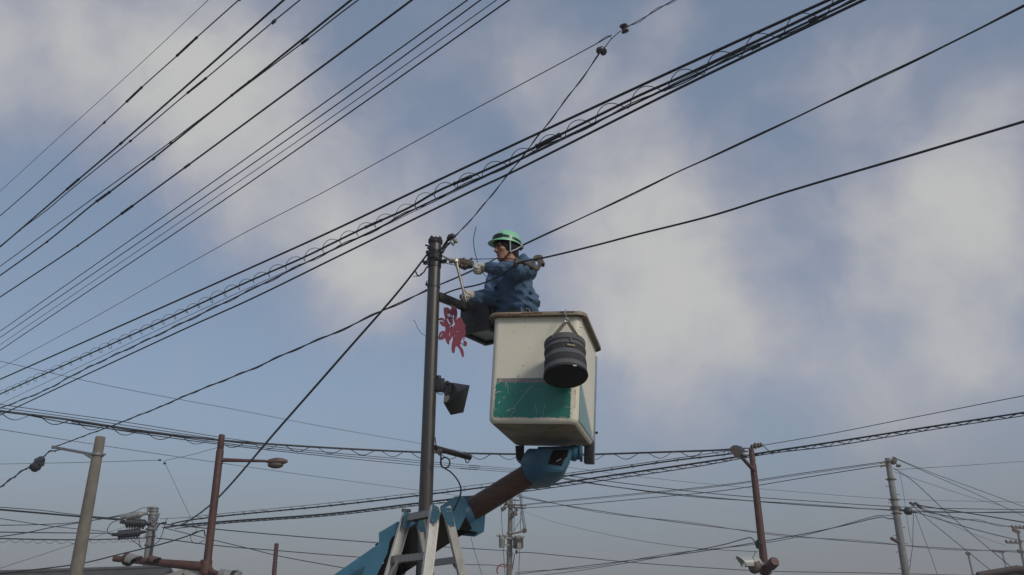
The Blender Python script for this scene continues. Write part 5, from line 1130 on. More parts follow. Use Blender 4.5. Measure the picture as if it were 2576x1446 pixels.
b = MB(); b.tube([at(*vhd(x, y), YH - .15) for x, y in ((1140, 590), (1190, 565), (1250, 530))], .006, 6); b.build('grease_pipe', 'galv', hd)
# brown inner tube
T0, T1 = at(*z3(1190, 772), 7.98), at(*z3(1800, 395), YH + .12); b = MB(); b.tube([T0, T0.lerp(T1, .5), T1], .098, 28); b.build('inner_tube', 'boom_tube', lift)
# collar plates at the end of the outer boom
YK = 7.86
col = [(985, 702), (1115, 614), (1265, 606), (1295, 625), (1250, 640), (1225, 690), (1235, 740), (1290, 795), (1376, 770), (1365, 914), (1288, 958), (1150, 945), (1080, 905), (1040, 800)]
b = MB(); b.prism([at(*z3(x, y), YK - .13) for x, y in ((985, 702), (1115, 614), (1205, 640), (1212, 720), (1200, 800), (1150, 900), (1080, 905), (1040, 800))], (0, .02, 0)); ck = b.build('collar_plate', 'blue_paint', lift)
b = MB(); c0, c1 = at(*z3(1100, 800), YK + .05), at(*z3(1235, 735), YK + .08); b.lathe(c0, c1 - c0, [(.135, 0), (.145, .02), (.145, (c1 - c0).length - .02), (.13, (c1 - c0).length), (.1, (c1 - c0).length)], 8, smooth=False, cap=False); b.build('collar_sleeve', 'blue_paint', lift)
b = MB(); b.prism([at(*z3(x, y), YK - .02) for x, y in ((1290, 815), (1376, 770), (1365, 914), (1288, 958), (1150, 945), (1200, 880))], (0, .02, 0)); b.build('collar_plate', 'blue_paint', lift)
b = MB(); b.prism([at(*z3(x, y), YK + .16) for x, y in ((1115, 614), (1265, 606), (1376, 770), (1365, 900), (1180, 930))], (0, .02, 0)); b.build('collar_plate', 'blue_paint', lift)
b = MB(); b.bar(at(*z3(1150, 900), YK - .05), at(*z3(1295, 935), YK - .02), .16, .012); b.build('collar_floor', 'boom_shade', lift)  # underside, its shade put into the near-black colour
# middle section with shade painted in and the blue outer section
def box_boom(p, q, h0, w0, h1, w1, name, m_, mm=None, parent=lift, up=UP):
    a_ = (q - p).normalized(); sd = a_.cross(up).normalized(); u = sd.cross(a_); b = MB(); vs = []
    for (c, h, w) in ((p, h0, w0), (q, h1, w1)):
        for (i, j) in ((-1, -1), (1, -1), (1, 1), (-1, 1)): vs.append(c + sd * i * w / 2 + u * j * h / 2)
    b.add(vs, [(0, 1, 2, 3), (7, 6, 5, 4), (0, 4, 5, 1), (1, 5, 6, 2), (2, 6, 7, 3), (3, 7, 4, 0)]); return b.build(name, m_, parent)
Q0, Q1 = at(*z3(1150, 790), YK + .06), at(*z3(545, 1150), 7.62)
box_boom(Q0, Q1, .25, .26, .29, .28, 'middle_section', 'boom_shade')
# outer section: sheet-metal side wall with its raised end flange, underside and far wall
side = [(-330, 1560), (75, 1288), (445, 1030), (463, 1010), (462, 925), (625, 828), (660, 845), (640, 930), (560, 960), (540, 1005), (520, 1100), (430, 1288), (300, 1560)]
yy = lambda x: 6.55 + (x + 330) / 1000 * 1.02
Ps = [at(*z3(x, y), yy(x)) for x, y in side]
b = MB(); b.prism(Ps, (.012, .02, 0)); sp_ = b.build('outer_section_wall', 'blue_paint', lift)
b = MB(); ed = [Ps[i] for i in (7, 8, 9, 10, 11, 12)]; ed2 = [p + Vector((.16, .33, .0)) for p in ed]; m_ = len(ed)
b.add([p + Vector((.02, .025, 0)) for p in ed] + ed2, [(i, i + 1, i + 1 + m_, i + m_) for i in range(m_ - 1)]); b.add([p + Vector((.02, .025, .006)) for p in ed] + [p + Vector((0, 0, .006)) for p in ed2], [(i + m_, i + 1 + m_, i + 1, i) for i in range(m_ - 1)]); b.build('outer_section_floor', 'boom_shade', lift)  # underside of the blue section, shade painted as near-black
b = MB(); b.prism([p + Vector((.17, .34, 0)) for p in Ps], (.012, .02, 0)); b.build('outer_section_wall', 'blue_paint', lift)
b = MB(); b.prism([at(*z3(x, y), yy(x) - .004) for x, y in ((190, 1300), (335, 1210), (345, 1230), (290, 1330), (170, 1400))], (0, -.003, 0)); b.build('reinforcing_plate', 'blue_plate', sp_)
# flange on the far side, glimpsed between the ladder rails
b = MB(); b.prism([at(*z3(x, y), 7.75) for x, y in ((655, 890), (735, 820), (790, 800), (830, 830), (760, 870), (655, 935))], (0, .02, 0)); b.build('guide_plate', 'blue_paint', lift)
# boom carried down to its slewing turret, out of frame
t0 = (Ps[0] + Ps[-1]) / 2 + Vector((.1, .18, 0)); tb = Vector((t0.x - 1.0, t0.y - .35, .95))
box_boom(t0, tb, .36, .34, .40, .36, 'lower_section', 'blue_paint')
b = MB(); b.lathe(Vector((tb.x, tb.y, 0)), UP, [(.62, 0), (.6, .5), (.42, .55), (.4, 1.2), (.3, 1.25)], 28); b.build('turret', 'blue_paint', lift)

# ------------------------------------------------------------------ tool bag hanging from the rim
bag = empty('tool_bag', at(*vbag(655, 1150), 6.80), 'round black canvas tool bag with grey bands hanging on the bucket', 'bag')
cB = at(*vbag(655, 1150), 6.74); til = R_(17); aB = Vector((.01, math.sin(til), math.cos(til))).normalized()
pxm = FOC / depth_of(cB); RB = 350 * .15655 / pxm
hB = 530 * .15655 / pxm / math.cos(R_(33))
def bag_r(t):      # slight bellows between the hoops
    return RB * (.985 + .02 * math.cos(t * 2 * math.pi * 3) - .05 * t + .01 * math.sin(t * 9))
b = MB(); prof = [(RB * .9, 0), (RB * 1.0, .004)] + [(bag_r(i / 30), hB * i / 30) for i in range(1, 31)] + [(RB * .90, hB + .012), (RB * .6, hB + .02)]
b.lathe(cB, aB, prof, 56, e=AX_R); b.build('canvas_body', 'bag_canvas', bag)
for (t0_, t1_) in ((.86, 1.0), (.70, .80), (.40, .54), (.06, .20)):
    b = MB(); m_ = 6; b.lathe(cB, aB, [(bag_r(t0_) + .0, hB * t0_)] + [(bag_r(t0_ + (t1_ - t0_) * i / m_) + .0035, hB * (t0_ + (t1_ - t0_) * i / m_)) for i in range(m_ + 1)] + [(bag_r(t1_), hB * t1_)], 56, e=AX_R, cap=False); b.build('band', 'bag_band', bag)
b = MB(); b.tube([cB + aB * .004 + (AX_R * math.cos(w_) + aB.cross(AX_R) * math.sin(w_)) * RB * 1.0 for w_ in [2 * math.pi * i / 60 for i in range(60)]], .006, 8, closed=True); b.build('bottom_hoop', 'rubber_soft', bag)
b = MB(); b.lathe(cB - aB * .002, aB, [(RB * .97, 0), (RB * .97, .003)], 48, e=AX_R); b.build('bottom_disc', 'bag_inside', bag)
def bag_surface(xx, yy, off=.006):
    """point on the bag's side behind a picture point"""
    d = ray(*vbag(xx, yy)); o_ = CAM - cB; A_ = d - aB * d.dot(aB); B_ = o_ - aB * o_.dot(aB)
    a_, b_, c_ = A_.dot(A_), 2 * A_.dot(B_), B_.dot(B_) - (RB * .97 + off) ** 2; D_ = b_ * b_ - 4 * a_ * c_
    t = (-b_ - math.sqrt(max(D_, 0))) / (2 * a_); return CAM + d * t
def bag_patch(quad, name, m_, off=.006):
    P = [bag_surface(x, y, off) for x, y in quad]; nrm = (P[1] - P[0]).cross(P[2] - P[0]).normalized()
    if nrm.dot(CAM - P[0]) < 0: nrm = -nrm
    b = MB(); b.prism(P, nrm * .003); return b.build(name, m_, bag)
bag_patch([(680, 622), (805, 640), (802, 668), (678, 650)], 'brand_tag', 'bag_label')
bag_patch([(718, 515), (740, 515), (755, 580), (780, 583), (775, 600), (735, 598), (722, 570)], 'buckle', 'black_plastic', .008)
bag_patch([(745, 912), (800, 920), (800, 940), (748, 935)], 'buckle', 'black_plastic', .008)
bag_patch([(768, 962), (828, 968), (826, 985), (770, 980)], 'white_tape', 'white_plastic', .010)
RH = at(*vbag(672, 268), 6.70)
for (xx, yy, sgn) in ((445, 480, -1), (845, 470, 1)):
    p0 = RH + Vector((sgn * .006, 0, 0)); p1 = cB + aB * hB * .96 + (AX_R * (math.cos(R_(228 if sgn < 0 else 318))) - aB.cross(AX_R) * math.sin(R_(0))) * 0
    p1 = bag_surface(xx, yy + 40, .0); b = MB(); b.bar(p0, p1, .006, .028, up=(p1 - p0).cross(AX_F)); b.build('strap', 'strap', bag)
b = MB(); k = 44 * .15655 / FOC * depth_of(RH); c = at(*vbag(675, 243), 6.69); hexa = [c + AX_R * k * math.cos(R_(60 * i + 30)) + AX_U * k * .8 * math.sin(R_(60 * i + 30)) for i in range(6)]; b.tube(hexa, .0032, 8, closed=True, smooth=False); b.build('hex_ring', 'chrome', bag)
b = MB(); b.tube([at(*vbag(x, y), Y_) for x, y, Y_ in ((690, 212, 6.69), (668, 208, 6.70), (664, 185, 6.72), (650, 150, 6.77), (642, 120, 6.86), (642, 92, 6.92), (650, 76, 6.95), (664, 82, 6.98))], .0042, 8); b.build('hook', 'chrome', bag)

# ------------------------------------------------------------------ aluminium stepladder
lad = empty('stepladder', at(*vlad(900, 1446), 6.3), 'aluminium stepladder with blue hinge plates at the foot of the pole', 'stepladder')
zT = at(*vlad(935, 315), 6.30).z
def down(p, q):   # carry a rail from p through q to the ground
    d = q - p; return p + d * (-p.z / d.z)
R0 = at(*vlad(965, 245), 6.30); R1 = at(*vlad(815, 1446), 6.16)          # near front rail, its front-left edge
L0 = at(*vlad(470, 362), 6.30); tl = at_z(*vlad(485, 425), zT); L0 = at(*vlad(470, 362), tl.y); L1 = at(*vlad(150, 1446), tl.y - .14)
acr = (L0 - R0); acr.z = 0; acr.normalize()     # across the ladder, near rail to far rail
fwd_ = UP.cross(acr); 
if fwd_.dot(Vector((-1, 0, 0))) < 0: fwd_ = -fwd_   # towards the climbing side (left in the picture)
def rail(p, q, name, inner):
    """channel section rail: web plus two flanges, with flutes on the outer face"""
    e = (q - p).normalized(); w = -(fwd_ - e * fwd_.dot(e)).normalized()      # web runs away from the climbing side
    o_ = acr * inner; o_ = (o_ - e * o_.dot(e)).normalized(); b = MB()
    a, c = p, down(p, q); wd = .074
    b.bar((a + w * wd / 2), (c + w * wd / 2), wd, .0035, up=o_)
    for s_ in (0.002, wd - .002): b.bar(a + w * s_ + o_ * .013, c + w * s_ + o_ * .013, .0035, .024, up=o_)
    for k in range(6): b.bar(a + w * (.014 + .0092 * k) - o_ * .003, c + w * (.012 + .0085 * k) - o_ * .003, .004, .003, up=o_)
    return b.build(name, 'aluminium', lad), w, o_
rn, wR, oR = rail(R0, R1, 'front_rail', 1); rf, wL, oL = rail(L0, L1, 'front_rail', -1)
def at_rail(p, q, z): d = q - p; return p + d * ((z - p.z) / d.z)
def step(z, name='step', dep=.075):
    a = at_rail(R0, R1, z) + wR * .004 + oR * .004; c = at_rail(L0, L1, z) + wL * .004 + oL * .004; f = (-fwd_); b = MB()
    P = [a, c, c + f * dep, a + f * dep]; t = Vector((0, 0, -.004)); b.add(P + [p + t for p in P], [(0, 1, 2, 3), (7, 6, 5, 4), (0, 4, 5, 1), (1, 5, 6, 2), (2, 6, 7, 3), (3, 7, 4, 0)])
    for k in (0.0, dep - .004):
        P = [a + f * k, c + f * k, c + f * (k + .004), a + f * (k + .004)]; t = Vector((0, 0, -.048)); b.add(P + [p + t for p in P], [(0, 1, 2, 3), (7, 6, 5, 4), (0, 4, 5, 1), (1, 5, 6, 2), (2, 6, 7, 3), (3, 7, 4, 0)])
    return b.build(name, 'alu_dull', lad)
z2nd = at(*vlad(850, 1050), 6.22).z
gap = zT - z2nd
zz = zT
while zz > .15: step(zz); zz -= gap
# brace under the second step
b = MB(); b.bar(at_rail(L0, L1, z2nd - .02) + oL * .11 + wL * .03, at_rail(L0, L1, z2nd - .17) + oL * .01 + wL * .03, .018, .018); b.build('step_brace', 'alu_dull', lad)
# rear rails
H0 = at(*vlad(1300, 600), 6.34); H1 = at(*vlad(1500, 1446), 6.44)
K0 = H0 + acr * (L0 - R0).length; K1 = H1 + acr * (L1 - R1).length
def rear(p, q, inner):
    e = (q - p).normalized(); w = (fwd_ - e * fwd_.dot(e)).normalized(); o_ = (acr * inner - e * (acr * inner).dot(e)).normalized(); b = MB(); a = p - e * .13; c = down(p, q); wd = .060
    b.bar(a, c, wd, .003, up=o_)
    for s_ in (-1, 1): b.bar(a + w * s_ * (wd / 2 - .002) + o_ * .013, c + w * s_ * (wd / 2 - .002) + o_ * .013, .003, .025, up=o_)
    return b.build('rear_rail', 'aluminium', lad)
rear(H0, H1, 1); rear(K0, K1, -1)
zr = at(*vlad(1350, 1185), 6.42).z; zz = zr
while zz > .2:
    a, c = at_rail(H0, H1, zz), at_rail(K0, K1, zz); b = MB(); b.bar(a + acr * .004, c - acr * .004, .03, .045); b.build('rear_rung', 'alu_dull', lad); zz -= gap
b = MB(); b.bar(at_rail(H0, H1, zr - .025) + acr * .09, at_rail(H0, H1, zr - .12) + acr * .006, .014, .014); b.build('rear_brace', 'cast_iron', lad)
# hinge plates with rivets
def plate(pts, Y_, name, m_, rv_, Yoff=0.0):
    b = MB(); b.prism([at(*vlad(x, y), Y_) for x, y in pts], (0, .006, 0)); o = b.build(name, m_, lad)
    for (x, y) in rv_:
        b = MB(); b.ball(at(*vlad(x, y), Y_ - .001), (.0058, .003, .0058), 10, 6); b.build('rivet', 'galv', o)
    return o
plate([(972, 235), (1085, 295), (1098, 330), (1098, 420), (1040, 578), (948, 522), (968, 320)], 6.25, 'hinge_plate', 'blue_plate', [(1003, 300), (1055, 335), (972, 518), (1028, 552)])
plate([(1112, 290), (1290, 305), (1312, 360), (1360, 618), (1275, 632), (1215, 545), (1100, 325)], 6.265, 'hinge_plate', 'blue_plate', [(1145, 322), (1232, 377), (1287, 370), (1290, 610), (1343, 602)])
sh = acr * ((L0 - R0).length - .02)
b = MB(); b.prism([at(*vlad(x, y), 6.25) + sh for x, y in ((972, 235), (1085, 295), (1098, 330), (1098, 420), (1040, 578), (948, 522))], (0, .006, 0)); b.build('hinge_plate', 'blue_plate', lad)
b = MB(); b.prism([at(*vlad(x, y), 6.265) + sh for x, y in ((1112, 290), (1290, 305), (1312, 360), (1360, 618), (1275, 632), (1215, 545), (1100, 325))], (0, .006, 0)); b.build('hinge_plate', 'blue_plate', lad)
b = MB(); b.box(L0 + UP * .008 - fwd_ * .03, (fwd_, acr, UP), (.035, .008, .012), 0, .003); b.build('end_cap', 'black_plastic', lad)

# ------------------------------------------------------------------ the worker: a smooth implicit body meshed in one piece
class Field:
    """signed distance grid; primitives are blended in, the nearest one names the material"""
    def __init__(s, lo, hi, h):
        s.lo = np.array(lo, np.float32); s.h = h; s.n = np.ceil((np.array(hi) - s.lo) / h).astype(int) + 1
        s.d = np.full(s.n, .5, np.float32); s.m = np.zeros(s.n, np.int8); s.best = np.full(s.n, .5, np.float32)
    def sub(s, lo, hi):
        a = np.clip(np.floor((np.array(lo) - s.lo) / s.h).astype(int), 0, s.n); b = np.clip(np.ceil((np.array(hi) - s.lo) / s.h).astype(int) + 1, 0, s.n)
        sl = tuple(slice(int(i), int(j)) for i, j in zip(a, b))
        g = np.meshgrid(*[s.lo[k] + s.h * np.arange(a[k], b[k], dtype=np.float32) for k in range(3)], indexing='ij')
        return sl, np.stack(g, -1)
    def put(s, sl, f, mi, k, cut=False):
        d = s.d[sl]
        if cut:
            hh = np.clip(.5 - .5 * (d + f) / k, 0, 1); s.d[sl] = d * (1 - hh) + (-f) * hh + k * hh * (1 - hh); return
        hh = np.clip(.5 + .5 * (d - f) / k, 0, 1); s.d[sl] = d * (1 - hh) + f * hh - k * hh * (1 - hh)
        w = f < s.best[sl]; s.best[sl] = np.where(w, f, s.best[sl]); s.m[sl] = np.where(w, mi, s.m[sl])
    def cone(s, a, b, ra, rb, mi=0, k=.02, squash=None, cut=False):
        """rounded cone from a to b; squash=(axis, factor) flattens it along that axis"""
        a = np.array(a, np.float32); b = np.array(b, np.float32); R = max(ra, rb) + .06
        sl, p = s.sub(np.minimum(a, b) - R, np.maximum(a, b) + R)
        if 0 in p.shape: return
        if squash is not None:
            ax_ = np.array(squash[0], np.float32); c = (a + b) / 2; f = 1 / squash[1]
            p = p + ((p - c) @ ax_)[..., None] * ax_ * (f - 1); a = a + ((a - c) @ ax_) * ax_ * (f - 1); b = b + ((b - c) @ ax_) * ax_ * (f - 1)
        ab = b - a; t = np.clip(((p - a) @ ab) / max(float(ab @ ab), 1e-9), 0, 1)
        d = np.linalg.norm(p - (a + t[..., None] * ab), axis=-1) - (ra + (rb - ra) * t)
        s.put(sl, d, mi, k, cut)
    def ell(s, c, r, axes, mi=0, k=.02, cut=False):
        c = np.array(c, np.float32); R = max(r) + .05; sl, p = s.sub(c - R, c + R)
        if 0 in p.shape: return
        q = p - c; A = np.array(axes, np.float32); l = q @ A.T; r = np.array(r, np.float32)
        k0 = np.linalg.norm(l / r, axis=-1); k1 = np.linalg.norm(l / (r * r), axis=-1); d = k0 * (k0 - 1) / np.maximum(k1, 1e-6)
        s.put(sl, d, mi, k, cut)
    def mesh(s, name, mats, parent=None):
        v = s.d; n = s.n; ins = v < 0
        c = ins[:-1, :-1, :-1].astype(np.int8)
        tot = sum(ins[i:n[0] - 1 + i, j:n[1] - 1 + j, k:n[2] - 1 + k].astype(np.int8) for i in (0, 1) for j in (0, 1) for k in (0, 1))
        act = (tot > 0) & (tot < 8); idx = np.argwhere(act); num = np.full(act.shape, -1, np.int64); num[act] = np.arange(len(idx))
        acc = np.zeros((len(idx), 3), np.float32); cnt = np.zeros(len(idx), np.float32); C8 = [(i, j, k) for i in (0, 1) for j in (0, 1) for k in (0, 1)]
        for a in C8:
            for ax_ in range(3):
                if a[ax_]: continue
                b = list(a); b[ax_] = 1
                va = v[idx[:, 0] + a[0], idx[:, 1] + a[1], idx[:, 2] + a[2]]; vb = v[idx[:, 0] + b[0], idx[:, 1] + b[1], idx[:, 2] + b[2]]
                m = (va < 0) != (vb < 0); t = np.where(m, va / np.where(m, va - vb, 1), 0)
                p = np.array(a, np.float32)[None] + t[:, None] * (np.array(b) - np.array(a))[None]; acc += p * m[:, None]; cnt += m
        vert = s.lo + s.h * (idx + acc / np.maximum(cnt, 1)[:, None]); mi_v = s.m[idx[:, 0], idx[:, 1], idx[:, 2]]
        F = []
        for ax_ in range(3):
            o1, o2 = [k for k in range(3) if k != ax_]
            sh = [slice(None)] * 3; sh2 = list(sh); sh[ax_] = slice(0, n[ax_] - 1); sh2[ax_] = slice(1, n[ax_])
            e = np.argwhere(ins[tuple(sh)] != ins[tuple(sh2)])
            e = e[(e[:, o1] > 0) & (e[:, o2] > 0) & (e[:, o1] < n[o1] - 1) & (e[:, o2] < n[o2] - 1)]
            def cell(d1, d2):
                q = e.copy(); q[:, o1] -= d1; q[:, o2] -= d2; return num[q[:, 0], q[:, 1], q[:, 2]]
            quad = np.stack([cell(0, 0), cell(1, 0), cell(1, 1), cell(0, 1)], 1)
            flip = ins[e[:, 0], e[:, 1], e[:, 2]] ^ (ax_ == 1); quad[~flip] = quad[~flip][:, ::-1]; F.append(quad)
        F = np.concatenate(F); F = F[(F >= 0).all(1)]
        me = bpy.data.meshes.new(name); me.from_pydata(vert.tolist(), [], F.tolist())
        me.polygons.foreach_set('use_smooth', [True] * len(F)); me.polygons.foreach_set('material_index', mi_v[F[:, 0]].astype(int)); me.update()
        bm = bmesh.new(); bm.from_mesh(me)
        bmesh.ops.smooth_vert(bm, verts=bm.verts[:], factor=.35, use_axis_x=True, use_axis_y=True, use_axis_z=True)
        bmesh.ops.recalc_face_normals(bm, faces=bm.faces[:]); bm.to_mesh(me); bm.free()
        o = bpy.data.objects.new(name, me); COL.objects.link(o)
        for m_ in mats: me.materials.append(MATS[m_])
        if parent is not None: attach(o, parent)
        return o

def P1(x, y, Y): return at(*z1(x, y), Y)
pel = P1(1490, 1235, 7.40)
man = empty('person', Vector((pel.x, pel.y, 3.24)), 'lineman in a blue work jacket and green helmet turning a wrench', 'person')
tF = Vector((-.78, -.62, 0)).normalized(); tS = UP.cross(tF)       # chest direction and his left side
chest = P1(1450, 830, 7.36); neck = P1(1440, 685, 7.37)
shL, shR = P1(1640, 715, 7.21), P1(1235, 850, 7.47)
elL, wrL = P1(1470, 745, 7.06), P1(1125, 706, 7.10)
elR, wrR = P1(1165, 1095, 7.36), P1(945, 1078, 7.20)
Hc = P1(1366, 468, 7.38); hF = Vector((-.90, -.43, -.08)).normalized(); hS = UP.cross(hF).normalized(); hU = hF.cross(hS)
def hp(f, s_, u): return Hc + hF * f + hS * s_ + hU * u
bf = Field((wrR.x - .12, 6.92, 3.20), (shL.x + .16, 7.78, Hc.z + .16), .0072)
# legs and hips (mostly hidden in the bucket)
for s_ in (-1, 1):
    hip = pel + tS * .09 * s_ - UP * .06; kn = hip - UP * .40 + tF * .05; ank = Vector((hip.x, hip.y, 3.30)) - tF * .02
    bf.cone(hip, kn, .095, .07, 2, .03); bf.cone(kn, ank, .07, .05, 2, .02); bf.cone(ank - UP * .01, ank + tF * .15 - UP * .02, .045, .035, 3, .02)
bf.cone(pel + tS * .08 - UP * .02, pel - tS * .08 - UP * .02, .13, .13, 2, .03, (tF, .85))
# jacket
bf.cone(chest - UP * .075, pel + UP * .03, .200, .205, 0, .03, (tF, .74))
bf.cone(chest - UP * .03, (shL + chest) / 2 - UP * .01, .14, .105, 0, .05, (tF, .85)); bf.cone(chest - UP * .03, (shR + chest) / 2, .14, .11, 0, .05)
bf.cone(neck - UP * .035, chest, .072, .12, 0, .05)
bf.cone(P1(1590, 610, 7.42), P1(1640, 760, 7.40), .055, .09, 0, .05)                    # bunched cloth over the back of the shoulder
bf.cone(pel + UP * .02 + tS * .1, pel + UP * .02 - tS * .1, .155, .155, 0, .03, (tF, .9))   # blouson hem
bf.cone(shL, elL, .088, .074, 0, .04); bf.cone(elL, wrL + (elL - wrL).normalized() * .01, .074, .052, 0, .025)
bf.cone(shR, elR, .088, .080, 0, .04); bf.cone(elR, wrR + (elR - wrR).normalized() * .01, .078, .050, 0, .03)
# collar
for i in range(10):
    a0, a1 = 2 * math.pi * i / 10, 2 * math.pi * (i + 1) / 10
    q = lambda a_: neck + UP * (.008 - .018 * math.cos(a_)) + tF * math.cos(a_) * .072 + tS * math.sin(a_) * .075
    bf.cone(q(a0), q(a1), .018, .018, 0, .012)
# folds: creases running round the sleeves and across the waist
g_ = np.meshgrid(*[bf.lo[k] + bf.h * np.arange(bf.n[k], dtype=np.float32) for k in range(3)], indexing='ij')
X, Yg, Z = g_
def wv(a, b_, c, ph, fr): return np.sin((X * a + Yg * b_ + Z * c) * fr + ph + 2.2 * np.sin((X * b_ - Yg * c + Z * a) * fr * .31 + ph * 2.1) + 1.3 * np.sin((X * c + Yg * a - Z * b_) * fr * .53 + ph))
ridge = lambda w_: 1 - np.abs(w_)
fold = .007 * (ridge(wv(.35, .2, .9, .4, 40)) - .45) + .007 * (ridge(wv(.8, -.3, .45, 2.0, 33)) - .45) + .004 * (ridge(wv(-.5, .6, .7, 5.0, 75)) - .45)
low_ = np.clip((float(pel.z) + .19 - Z) / .1, 0, 1)
fold = fold * (1 + .9 * low_) + .005 * low_ * np.sin(Z * 95 + 6 * X + 4 * Yg)
bf.d -= np.where(bf.m == 0, fold, 0).astype(np.float32) * (np.abs(bf.d) < .06)
del g_, X, Yg, Z, fold
# deep creases at armpit, elbow and waist
for (a_, b_, r_) in (((1480, 838, 7.16), (1720, 800, 7.22), .012), ((1560, 830, 7.14), (1420, 1000, 7.18), .010), ((1600, 1060, 7.16), (1730, 1040, 7.24), .010), ((1440, 1165, 7.18), (1560, 1120, 7.17), .010), ((1230, 980, 7.33), (1180, 1150, 7.34), .012), ((1400, 790, 7.05), (1480, 690, 6.99), .008), ((1270, 650, 7.05), (1290, 740, 7.03), .006)):
    bf.cone(P1(*a_), P1(*b_), r_, r_ * .6, 0, .014, cut=True)
# neck and head
bf.cone(hp(-.02, 0, -.07), neck, .056, .060, 1, .02)
I3 = (hF, hS, hU)
bf.ell(hp(-.008, 0, .030), (.098, .077, .094), I3, 1, .02); bf.ell(hp(.030, 0, -.035), (.062, .060, .080), I3, 1, .02)
bf.cone(hp(.058, .010, -.098), hp(.058, -.010, -.098), .026, .026, 1, .02)
for s_ in (-1, 1):
    bf.cone(hp(-.005, .054 * s_, -.060), hp(.056, .016 * s_, -.098), .022, .022, 1, .02)
    bf.ell(hp(.062, .040 * s_, -.022), (.026, .024, .020), I3, 1, .014)
bf.cone(hp(.083, -.040, .026), hp(.083, .040, .026), .013, .013, 1, .014)
bf.cone(hp(.092, 0, .008), hp(.112, 0, -.030), .008, .014, 1, .010)
for s_ in (-1, 1): bf.ell(hp(.100, .014 * s_, -.036), (.012, .008, .008), I3, 1, .006)
for s_ in (-1, 1): bf.ell(hp(.098, .033 * s_, .003), (.012, .017, .009), I3, 1, .008, cut=True)
bf.ell(hp(.086, 0, -.060), (.013, .025, .007), I3, 5, .006); bf.ell(hp(.084, 0, -.072), (.012, .022, .008), I3, 5, .006)
bf.cone(hp(.1, -.024, -.066), hp(.1, .024, -.066), .0035, .0035, 1, .004, cut=True)
for s_ in (-1, 1):
    bf.ell(hp(.084, .033 * s_, .002), (.008, .014, .0045), I3, 4, .003); bf.cone(hp(.094, .016 * s_, .022), hp(.084, .050 * s_, .022), .0045, .003, 4, .004)
body = bf.mesh('body', ['jacket', 'skin', 'trousers', 'hood_black', 'skin_dark', 'lip'], man)
# knit hood under the helmet
hf = Field(tuple(Hc - Vector((.16, .16, .17))), tuple(Hc + Vector((.18, .16, .17))), .0055)
hf.ell(hp(-.012, 0, .032), (.109, .089, .102), I3, 0, .02); hf.cone(hp(-.035, 0, -.02), hp(-.060, 0, -.085), .082, .060, 0, .03)
hf.ell(hp(.115, 0, -.045), (.105, .072, .090), I3, 0, .012, cut=True); hf.ell(hp(.05, 0, -.16), (.10, .12, .075), I3, 0, .015, cut=True)
hf.mesh('knit_hood', ['hood_black'], man)
# helmet
uH = (hU * math.cos(R_(9)) - hF * math.sin(R_(9))).normalized(); fH = (hF - uH * hF.dot(uH)).normalized(); sH = uH.cross(fH)
cH = hp(-.014, 0, .050)
n, rows = 56, 18; vs = []; fs = []
def dome(w_, t, sc=1.0):     # t: 0 rim .. 1 crown
    ca, sa = math.cos(w_), math.sin(w_); a_ = t * math.pi / 2; k = math.cos(a_) ** .82
    rib = 1 + .012 * math.exp(-((abs(math.sin(w_)) - .0) / .18) ** 2) * math.sin(a_) + .008 * math.exp(-((abs(sa) - .33) / .10) ** 2) * math.sin(2 * a_)
    return cH + (fH * (.132 * ca * k) + sH * (.113 * sa * k)) * sc * rib + uH * (.128 * math.sin(a_) * sc * rib)
for i in range(rows):
    for k in range(n): vs.append(dome(2 * math.pi * k / n, i / rows))
vs.append(dome(0, 1)); apex = len(vs) - 1
for i in range(rows - 1):
    for k in range(n): k2 = (k + 1) % n; fs.append((i * n + k, i * n + k2, (i + 1) * n + k2, (i + 1) * n + k))
for k in range(n): fs.append(((rows - 1) * n + k, (rows - 1) * n + (k + 1) % n, apex))
base0 = len(vs)
def brim(w_, t, dz=0.0):
    ca, sa = math.cos(w_), math.sin(w_); fr = max(0, ca) ** 2.6; e = .005 + .050 * fr
    return cH + fH * (.132 * ca + ca * e * t) + sH * (.113 * sa + sa * e * t * .8) + uH * (-.004 - t * (.008 + .016 * fr) + dz)
loops = [(0, .004), (.5, .003), (.9, .004), (1, .0), (.95, -.005), (.5, -.004), (0, -.006)]
for (t, dz) in loops:
    for k in range(n): vs.append(brim(2 * math.pi * k / n, t, dz))
for i in range(len(loops) - 1):
    for k in range(n): k2 = (k + 1) % n; fs.append((base0 + i * n + k, base0 + i * n + k2, base0 + (i + 1) * n + k2, base0 + (i + 1) * n + k))
inn = len(vs)
for i in range(6):
    for k in range(n): vs.append(dome(2 * math.pi * k / n, i / 7, .965) - uH * .004)
for i in range(5):
    for k in range(n): k2 = (k + 1) % n; fs.append((inn + i * n + k, inn + (i + 1) * n + k, inn + (i + 1) * n + k2, inn + i * n + k2))
b = MB(); b.add(vs, fs, True); hel = b.build('helmet', 'helmet_green', man)
b = MB(); vs = []; fs = []; prof = [(.05, 1.003), (.06, 1.030), (.175, 1.036), (.19, 1.003)]
for (t, sc) in prof:
    for k in range(n):
        w_ = 2 * math.pi * k / n; vs.append(dome(w_, t + .05 * math.cos(w_), sc) - uH * .012 * (1 - math.cos(w_)) * .5)
for i in range(len(prof) - 1):
    for k in range(n): k2 = (k + 1) % n; fs.append((i * n + k, i * n + k2, (i + 1) * n + k2, (i + 1) * n + k))
b.add(vs, fs, True); strap_ = b.build('goggle_strap', 'goggle', hel)
b = MB()
for k in range(9):
    p = dome(R_(75 + 8 * k), .13, 1.04); d = (p - cH).normalized(); b.box(p + uH * -.004, (d, d.cross(uH), uH), (.001, .0016, .006))
b.build('strap_print', 'white_plastic', strap_, kind='stuff')
b = MB(); vs = []; fs = []; m_ = 15
